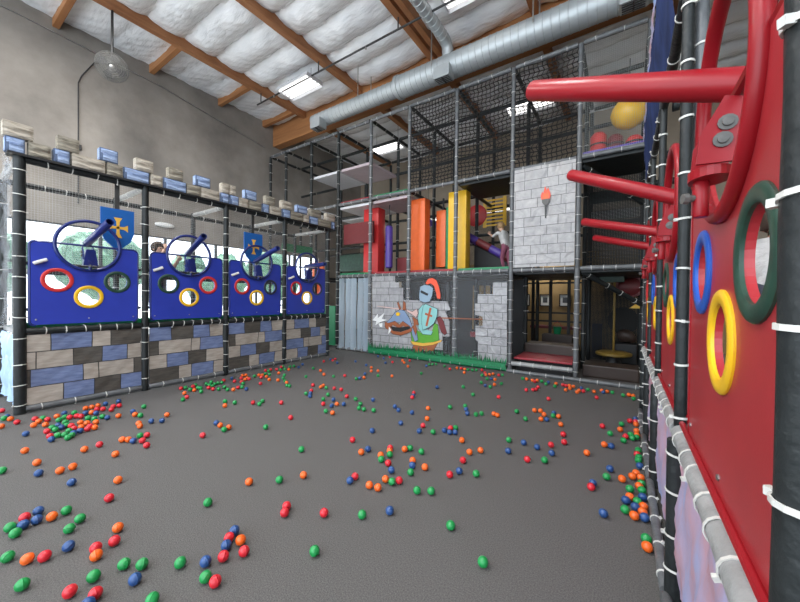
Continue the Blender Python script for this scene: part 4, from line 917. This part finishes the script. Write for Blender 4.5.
def figure(h, bulk=1, lean=(0, 0), arms=None, legs=None, turn=0, shirt='shirt', pants='trousers', sleeves=True):
    """joints of a figure of height h facing +y before the turn"""
    k = h/7.5; ca, sa = math.cos(turn), math.sin(turn)
    def R_(p): return (p[0]*ca-p[1]*sa, p[0]*sa+p[1]*ca, p[2])
    J = {}
    hip = 3.75*k
    up = Vector((lean[0], lean[1], math.sqrt(max(.05, 1-lean[0]**2-lean[1]**2))))
    P = Vector((0, 0, hip)); J['pelvis'] = (P, (.72*k, .52*k)); J['waist'] = (P+up*.9*k, (.62*k*bulk, .46*k*bulk)); J['chest'] = (P+up*1.9*k, (.78*k*bulk, .52*k*bulk))
    J['neck'] = (P+up*2.72*k, .26*k); J['head0'] = (P+up*3.05*k+Vector((0, .1*k, 0)), .40*k); J['head1'] = (P+up*3.45*k+Vector((0, .14*k, 0)), .47*k); J['head2'] = (P+up*3.72*k+Vector((0, .10*k, 0)), .34*k)
    for s, n in ((-1, 'L'), (1, 'R')):
        sh = P+up*2.4*k+Vector((s*.82*k, 0, 0)); J['sh'+n] = (sh, .30*k)
        A = arms[n] if arms else ((s*.2, .05, -1.35), (0, .35, -1.2))
        e = sh+Vector(A[0])*k; w_ = e+Vector(A[1])*k
        J['el'+n] = (e, .22*k); J['wr'+n] = (w_, .15*k); J['hand'+n] = (w_+(w_-e).normalized()*.4*k, .17*k)
        hp = P+Vector((s*.40*k, 0, -.15*k)); J['th'+n] = (hp, .48*k)
        G = legs[n] if legs else ((0, .05, -1.75), (0, -.05, -1.6))
        kn = hp+Vector(G[0])*k; an = kn+Vector(G[1])*k
        J['kn'+n] = (kn, .31*k); J['an'+n] = (an, .19*k); J['toe'+n] = (an+Vector((0, .65*k, -.12*k)), .17*k)
    J = {n: (R_(p), r) for n, (p, r) in J.items()}
    B = [('pelvis', 'waist'), ('waist', 'chest'), ('chest', 'neck'), ('neck', 'head0'), ('head0', 'head1'), ('head1', 'head2')]
    paint = {B[0]: shirt, B[1]: shirt, B[2]: shirt, B[3]: 'skin', B[4]: 'skin', B[5]: 'skin'}
    for n in 'LR':
        for a, b, m in (('chest', 'sh'+n, shirt), ('sh'+n, 'el'+n, shirt), ('el'+n, 'wr'+n, 'skin'), ('wr'+n, 'hand'+n, 'skin'), ('pelvis', 'th'+n, pants), ('th'+n, 'kn'+n, pants), ('kn'+n, 'an'+n, pants), ('an'+n, 'toe'+n, 'black')):
            B.append((a, b)); paint[(a, b)] = m
    hd = Vector(J['head1'][0]); fw = Vector(R_((0, 1, 0))); rt = Vector(R_((1, 0, 0))); ex = []
    hb = MB(); hb.ball(hd-fw*.10*k+Vector((0, 0, .16*k)), .60*k, (1, 1, 1), 18)
    for v_ in hb.bm.verts:
        dd = v_.co-hd
        if dd.dot(fw) > .22*k and dd.z < .42*k: v_.co -= fw*(dd.dot(fw)-.22*k)
        if dd.z < -.25*k: v_.co.z = hd.z-.25*k+(.1*k)*noise1(v_.co.x*40, v_.co.y*40)
        v_.co += dd.normalized()*.03*k*noise1(v_.co.x*30, v_.co.z*30)
    ex.append(('hair', hb))
    fb = MB()
    for s in (-1, 1): fb.ball(hd+fw*.47*k+rt*s*.18*k+Vector((0, 0, .02*k)), .06*k, n=8)
    ex.append(('eyes', fb))
    nb = MB(); nb.ball(hd+fw*.55*k-Vector((0, 0, .10*k)), .085*k, (.8, 1, 1.2), 8)
    for s in (-1, 1): nb.ball(hd+rt*s*.49*k-Vector((0, 0, .05*k)), .11*k, (.5, .8, 1.2), 8)
    ex.append(('nose_and_ears', nb))
    mb_ = MB(); mb_.ball(hd+fw*.46*k-Vector((0, 0, .27*k)), .10*k, (1.3, .5, .4), 8); ex.append(('mouth', mb_))
    fing = MB()
    for n in 'LR':
        hnd = Vector(J['hand'+n][0]); d = (hnd-Vector(J['wr'+n][0])).normalized(); sd = d.cross(Vector((0, 0, 1)))
        sd = sd.normalized() if sd.length > .05 else Vector((1, 0, 0)); dn = sd.cross(d)
        for q, ln in zip((-1.5, -.5, .5, 1.5), (.42, .5, .46, .36)):
            st = hnd+sd*q*.085*k; fing.path([st, st+d*ln*.5*k, st+d*ln*.8*k+dn*.16*k, st+d*ln*.85*k+dn*.34*k], .05*k, 6)
        fing.path([hnd-d*.15*k-sd*.1*k, hnd-sd*.27*k, hnd+d*.22*k-sd*.26*k+dn*.1*k], .055*k, 6)
    ex.append(('fingers', fing))
    return J, B, paint, ex
def make_person(label, h, loc, hair, **kw):
    J, B, paint, ex = figure(h, **kw)
    mm = dict(hair=hair, eyes='black', nose_and_ears='skin', mouth='maroon', fingers='skin')
    return person('person', label, J, B, paint, loc, [(n, b, mm[n]) for n, b in ex])
make_person('child with light brown hair, pale top and maroon trousers climbing the ramp', 1.22, (-2.50, 8.5, 2.33), 'hair', lean=(-.12, .25), turn=.9,
            arms={'L': ((-.3, .9, -.5), (.2, 1.0, .5)), 'R': ((.3, .9, -.5), (-.2, 1.0, .5))}, legs={'L': ((0, .5, -1.6), (0, -.5, -1.5)), 'R': ((0, -.2, -1.75), (0, -.2, -1.6))}, pants='trousers')
make_person('person in a white shirt leaning at a cannon, seen through the green ring', 1.36, (.74, 2.66, .96), 'dhair', bulk=1.35, lean=(-.1, .62), turn=-.35,
            arms={'L': ((-.2, .8, -.8), (.2, 1.1, .3)), 'R': ((.2, .8, -.8), (-.2, 1.1, .3))}, shirt='shirt', pants='dtrousers')
make_person('brown haired person with raised hand behind the second blue cannon panel', 1.42, (-7.35, 2.66, 1.14), 'dhair', lean=(.05, .1), turn=-1.2,
            arms={'L': ((-.3, .5, -1.1), (.2, .9, .9)), 'R': ((.3, .9, -.6), (-.1, .9, 1.1))}, shirt='frame', pants='dtrousers')

# ------------------------------------------------------------------ balls on the carpet
BALLS = "r-6.268,0.935 o-6.108,0.943 o-5.982,0.882 o-5.891,0.967 g-6.225,0.999 r-6.105,1.020 r-6.287,0.784 o-6.237,0.651 r-7.065,0.745 g-6.608,0.715 b-6.667,0.744 o-6.516,0.757 o-6.169,1.117 g-5.965,1.099 b-6.257,1.205 g-6.049,1.170 g-6.177,1.287 r-5.987,1.203 r-5.978,1.267 r-5.918,1.296 o-6.290,1.426 o-6.289,1.492 o-6.297,1.561 b-6.311,1.649 b-6.302,1.801 r-6.078,1.675 r-6.059,1.738 r-5.933,1.613 r-6.050,1.554 b-6.032,1.367 o-5.993,1.420 b-5.918,1.449 g-5.764,1.330 g-5.684,1.455 b-5.586,1.480 g-5.666,1.368 r-6.116,1.506 g-5.808,1.128 g-5.690,0.988 g-5.579,0.997 r-5.588,0.929 b-5.723,1.045 b-5.610,1.055 g-5.649,1.107 r-5.589,1.135 r-5.448,1.129 o-5.637,1.230 o-5.438,1.193 o-5.550,1.271 r-5.385,1.261 r-5.302,1.219 o-5.291,1.283 o-5.504,1.345 b-5.300,1.153 b-5.275,1.092 g-5.404,1.079 g-5.340,0.975 g-5.296,1.024 g-5.208,1.063 g-5.157,1.021 b-5.241,0.906 r-5.375,0.917 b-5.682,0.775 o-5.081,0.687 o-4.629,0.703 b-4.344,0.670 o-4.251,0.789 o-4.254,0.875 b-3.904,0.796 o-4.631,1.041 r-4.649,1.165 o-4.243,1.187 o-3.629,1.033 r-3.363,0.902 g-4.673,0.492 o-5.551,1.584 b-5.607,1.759 g-5.720,1.924 o-5.433,1.727 g-5.341,1.758 o-5.026,1.636 o-4.909,1.611 b-4.989,1.756 b-4.899,1.842 o-5.081,1.969 o-4.608,1.348 o-4.554,1.387 b-4.472,1.406 g-4.577,1.502 r-4.529,1.553 r-4.398,1.466 r-4.222,1.446 b-3.584,0.551 r-3.560,0.480 b-3.455,0.524 b-3.454,0.458 o-3.417,0.593 g-3.427,0.670 g-3.224,0.701 g-3.491,0.403 g-3.378,0.413 g-3.142,0.629 b-2.927,0.582 g-3.108,0.349 o-2.988,0.413 r-2.934,0.477 o-2.885,0.821 r-2.748,0.764 r-2.769,0.676 o-2.685,0.658 g-2.463,0.730 g-2.374,0.791 b-2.280,0.726 g-2.497,0.600 g-2.745,0.360 r-2.473,0.497 r-2.343,0.571 b-2.294,0.528 g-2.054,0.730 o-2.681,1.667 g-2.494,1.838 g-2.672,1.318 r-2.133,1.639 r-2.081,1.581 b-2.199,1.262 r-2.163,1.205 o-2.079,1.236 b-2.112,1.158 r-2.037,1.099 r-1.970,1.194 b-2.084,1.016 g-2.200,0.925 g-1.969,0.960 r-1.893,0.976 r-6.334,2.666 g-6.130,2.720 o-5.982,2.570 r-5.716,2.492 g-5.628,2.397 g-6.324,2.733 o-6.040,2.747 r-6.306,2.847 g-6.359,2.912 g-5.854,2.772 g-6.069,2.861 g-6.152,2.859 g-6.295,3.067 g-6.178,3.066 g-6.349,3.182 r-6.004,2.967 r-5.851,2.962 g-6.051,3.055 g-6.168,3.152 g-6.182,3.217 g-6.165,3.280 g-5.772,3.020 g-5.819,3.144 r-6.275,3.376 g-5.623,3.091 o-5.542,3.150 r-5.600,3.264 b-6.323,3.558 r-6.061,3.464 g-5.574,3.324 b-5.394,3.297 g-5.783,3.466 r-6.196,3.677 o-6.370,3.805 o-6.358,3.870 o-6.103,3.746 r-6.003,3.720 o-6.046,3.664 r-5.922,3.520 g-6.141,3.924 o-6.149,4.025 r-5.941,3.942 o-6.096,4.064 g-6.139,4.170 r-6.407,4.351 o-5.914,4.040 g-6.309,4.363 g-6.016,4.179 o-5.660,3.926 r-5.528,3.653 o-5.493,4.001 o-5.981,4.373 r-6.326,4.568 g-6.457,4.836 g-6.200,4.694 r-6.441,4.772 o-6.093,4.711 g-6.330,4.928 g-6.303,5.018 b-6.129,5.011 b-6.307,5.266 r-6.408,4.475 g-6.214,4.588 g-5.736,4.332 g-5.546,4.159 g-5.339,4.044 o-5.205,3.981 g-5.041,3.861 g-4.975,3.866 g-5.287,4.505 g-5.766,5.117 o-5.466,5.056 o-5.144,4.855 g-4.862,4.848 r-4.725,5.030 r-4.678,4.149 o-4.465,4.139 o-4.504,4.235 g-4.350,4.162 r-4.214,4.222 r-4.059,4.236 g-4.026,3.892 r-3.711,4.002 g-4.361,3.719 r-4.425,3.892 b-4.312,3.772 b-4.199,3.663 g-3.909,3.678 b-3.761,3.754 r-3.735,3.515 b-3.573,3.532 o-3.560,3.627 b-3.478,3.687 g-3.466,3.315 o-3.341,3.318 g-3.497,3.978 g-3.283,3.843 g-3.174,3.683 g-3.080,3.684 g-2.941,3.733 b-3.253,4.107 g-4.357,4.965 b-4.328,5.037 o-4.301,5.134 b-4.494,5.396 o-4.779,5.959 o-4.553,5.678 g-4.180,5.435 r-6.183,5.824 b-6.244,6.113 r-6.101,6.051 r-6.172,6.211 b-5.784,5.889 r-4.632,2.938 g-4.491,2.953 g-4.582,3.064 r-4.291,3.186 g-5.028,2.726 o-4.833,2.620 g-4.852,2.779 r-3.658,2.865 b-4.265,2.202 o-4.143,2.188 o-3.997,2.215 g-3.973,2.146 r-4.008,1.916 g-3.639,2.480 g-2.803,2.336 o-2.382,2.010 r-2.524,2.823 b-2.506,3.156 b-2.235,2.746 o-2.249,2.652 r-1.985,2.258 b-1.977,2.183 o-1.794,2.226 o-1.710,2.239 b-5.558,6.299 b-5.543,7.198 b-5.241,7.055 r-5.217,7.305 r-4.764,6.780 o-4.674,7.095 o-4.496,6.904 o-4.180,6.582 r-4.527,7.208 b-5.050,6.106 b-4.847,6.599 o-4.450,5.785 o-3.924,5.572 g-3.567,6.146 b-3.865,6.891 g-3.880,7.064 g-3.831,7.138 g-3.772,7.220 g-3.509,7.124 r-3.256,6.903 o-3.172,7.099 r-3.082,7.133 o-2.985,7.106 g-2.905,7.101 o-2.853,6.767 g-2.803,7.113 g-2.734,7.165 r-2.630,7.243 r-2.479,7.016 o-2.397,6.846 o-2.344,6.913 o-2.307,7.027 r-2.171,6.986 g-2.106,7.034 o-2.110,6.554 g-2.449,6.751 g-2.260,6.518 b-2.191,6.570 o-1.994,6.169 g-1.913,6.318 g-2.249,6.162 b-2.107,5.998 g-2.006,5.965 r-1.682,5.429 b-2.786,5.372 g-2.407,5.671 g-2.079,5.313 b-2.793,4.050 b-2.662,3.951 r-2.932,4.811 r-2.820,4.579 b-2.863,4.685 b-2.450,3.977 o-2.356,4.268 o-2.162,3.895 b-2.359,3.558 r-2.085,3.653 b-2.037,3.478 g-1.886,3.552 g-2.115,4.503 g-1.953,4.683 b-1.880,4.551 b-1.800,4.400 g-1.685,4.428 g-1.634,4.509 o-1.491,4.603 o-1.431,4.575 b-1.797,3.675 r-1.763,3.776 g-1.717,3.826 b-1.718,3.656 b-1.664,3.695 o-1.507,3.535 o-1.324,3.307 o-1.244,3.414 r-1.310,3.103 r-1.300,2.781 b-1.256,2.889 g-1.107,2.935 r-2.057,2.902 o-2.023,2.843 g-1.975,2.779 o-2.044,2.718 g-1.986,2.649 r-1.884,2.627 b-1.783,2.538 o-1.916,2.969 g-1.883,3.027 g-1.741,3.024 o-1.717,2.811 b-1.669,2.725 g-1.614,2.608 o-1.553,2.766 o-1.736,2.382 g-1.664,2.380 r-1.624,2.434 g-1.417,2.395 g-1.315,2.454 b-1.450,2.048 r-1.837,1.746 g-1.591,1.893 g-1.072,3.855 b-0.997,3.573 b-0.913,3.880 b-0.765,3.847 r-0.649,3.997 b-0.607,3.787 r-0.786,3.496 g-0.639,3.580 r-0.581,4.393 r-0.539,4.161 o-0.656,4.725 g-1.255,4.897 g-1.078,4.661 o-1.055,5.093 o-0.979,5.122 o-0.906,4.985 o-0.905,4.774 b-0.839,4.810 b-0.805,5.132 g-0.792,5.011 o-0.727,5.024 o-0.303,4.009 r-0.993,5.814 r-0.213,3.302 b-0.204,3.380 g-0.998,2.161 g-1.684,6.981 o-1.605,6.978 o-1.487,6.945 r-1.427,6.873 o-1.406,6.986 g-1.324,6.987 g-1.211,6.808 b-1.197,6.966 g-1.043,6.737 o-1.058,6.939 r-0.935,6.923 r-0.878,6.891 o-0.826,6.931 o-0.793,6.735 o-0.758,6.912 o-0.843,6.569 r-1.418,6.148 r-1.322,6.234 r-1.284,6.294 r-1.287,6.472 o-0.659,6.533 o-0.642,6.669 r-0.573,6.672 g-0.515,6.825 b-0.624,6.876 o-0.417,6.756 o-0.310,6.912 b-0.278,6.797 o-0.225,6.896 g-0.148,6.877 g0.009,6.786 o0.089,6.881 g0.150,6.659 o0.150,6.859 r-0.352,6.370 r0.085,5.401 b0.150,5.532 r0.150,5.410 o0.150,5.304 o0.150,5.043 o0.150,4.881 g0.089,4.859 g0.103,4.746 g0.145,4.800 r0.038,4.754 g0.018,4.609 g-0.004,5.202 o-0.018,4.975 g-0.117,4.754 r-0.207,4.974 o-0.161,4.355 b-0.095,4.356 g0.150,4.403 r0.137,4.276 g0.143,4.117 g0.150,4.212 b-0.089,3.763 g-0.109,3.575 b0.150,3.994 o0.008,3.613 o0.117,3.805 o0.086,3.720 o0.150,3.735 g0.065,3.457 o0.132,3.554 g0.150,3.617 g0.150,3.491 b0.035,3.243 o0.063,3.318 g0.113,3.275 b0.097,3.184 b0.150,3.373 g0.030,3.096 o0.150,3.222 o0.141,3.135 o0.087,3.048 b0.150,3.065 b-0.106,2.948 g0.149,2.800 o0.150,2.712 g-1.607,1.449 g-0.694,1.975"
R_B = .032
def ball_mesh(c):
    b = MB(); prof = []
    for k in range(13):
        a = -PI/2+PI*k/12; prof.append((R_B*math.sin(a), R_B*math.cos(a)))
    prof[6:7] = [(-.0012, R_B), (-.0006, R_B+.0007), (.0006, R_B+.0007), (.0012, R_B)]
    b.lathe((0, 0, 0), (0, 0, 1), prof, 20)
    me = b.mesh('ball'); me.materials.append(M['ball_'+c])
    for p in me.polygons: p.use_smooth = True
    return me
BM = {c: ball_mesh(c) for c in 'rogb'}
CN = dict(r='red', o='orange', g='green', b='blue')
def px(x, y):
    v = Vector((x, y, R_B))-EYE; return 400+333.58*v.dot(RT)/v.dot(FW), 301+333.58*v.dot(DN)/v.dot(FW)
def zone(x, y):
    if x < -5.95 and y < 6.7:
        for k, (a, n) in enumerate(((2.3, 'nearest'), (3.69, 'second'), (5.11, 'third'), (9, 'fourth'))):
            if y < a: return 'at foot of the %s left stone print' % n
    if y > 6.75:
        if x < -5.0: return 'before the strip curtain'
        if x < -3.5: return 'before the knight banner'
        if x < -2.1: return 'before the knight banner right end'
        if x < -.78: return 'before the red step opening'
        return 'before the dark right bay'
    if x > -.42: return 'beside right gallery, ' + ('nearer the camera' if y < 4.1 else 'farther part' if y > 4.9 else 'middle part')
    u, v = px(x, y)
    col = 'left' if u < 170 else 'centre left' if u < 330 else 'centre' if u < 450 else 'centre right'
    row = 'front' if v > 490 else 'middle' if v > 425 else 'far'
    return 'on the %s %s carpet' % (row, col)
items = []
for s in BALLS.split():
    x, y = map(float, s[1:].split(',')); items.append((s[0], x, y, zone(x, y)))
near = set(sorted(range(len(items)), key=lambda i: (Vector(items[i][1:3])).length)[:300])
b = MB(); cc = 'rogb'
for i, (c, x, y, z) in enumerate(items):
    if i in near: continue
    b.mi = cc.index(c); b.ball((x, y, R_B), R_B, n=14)
tag(b.build('play_balls', ['ball_'+c for c in cc], None, True), 'the many small red, orange, green and blue balls on the far carpet', 'balls', None, 'stuff')
from collections import defaultdict
grp = defaultdict(list)
for i, (c, x, y, z) in enumerate(items): grp[(c, z)].append(i)
NUM = ['', '', 'two', 'three', 'four', 'five', 'six', 'seven', 'eight', 'nine', 'ten', 'eleven', 'twelve', 'thirteen', 'fourteen', 'fifteen', 'sixteen', 'seventeen', 'eighteen', 'nineteen', 'twenty', 'twenty-one', 'twenty-two']
for (c, z), ids in grp.items():
    ids.sort(key=lambda i: px(items[i][1], items[i][2])[0]); n = len(ids)
    for r_, i in enumerate(ids):
        _, x, y, _ = items[i]
        if i not in near: continue
        o = bpy.data.objects.new('play_ball', BM[c]); C.objects.link(o); o.location = (x, y, R_B+.0008)
        o.rotation_euler = (random.uniform(0, 6), random.uniform(0, 6), 0)
        if n == 1: lab = 'the only %s plastic ball %s' % (CN[c], z)
        elif n <= 22:
            pos = 'leftmost' if r_ == 0 else 'rightmost' if r_ == n-1 else ORD[r_]+' from left'
            lab = '%s ball, %s of %s %s' % (CN[c], pos, NUM[n], z)
        else: lab = '%s ball among the many %s' % (CN[c], z)
        tag(o, lab, 'ball', '%s plastic balls %s' % (CN[c], z))
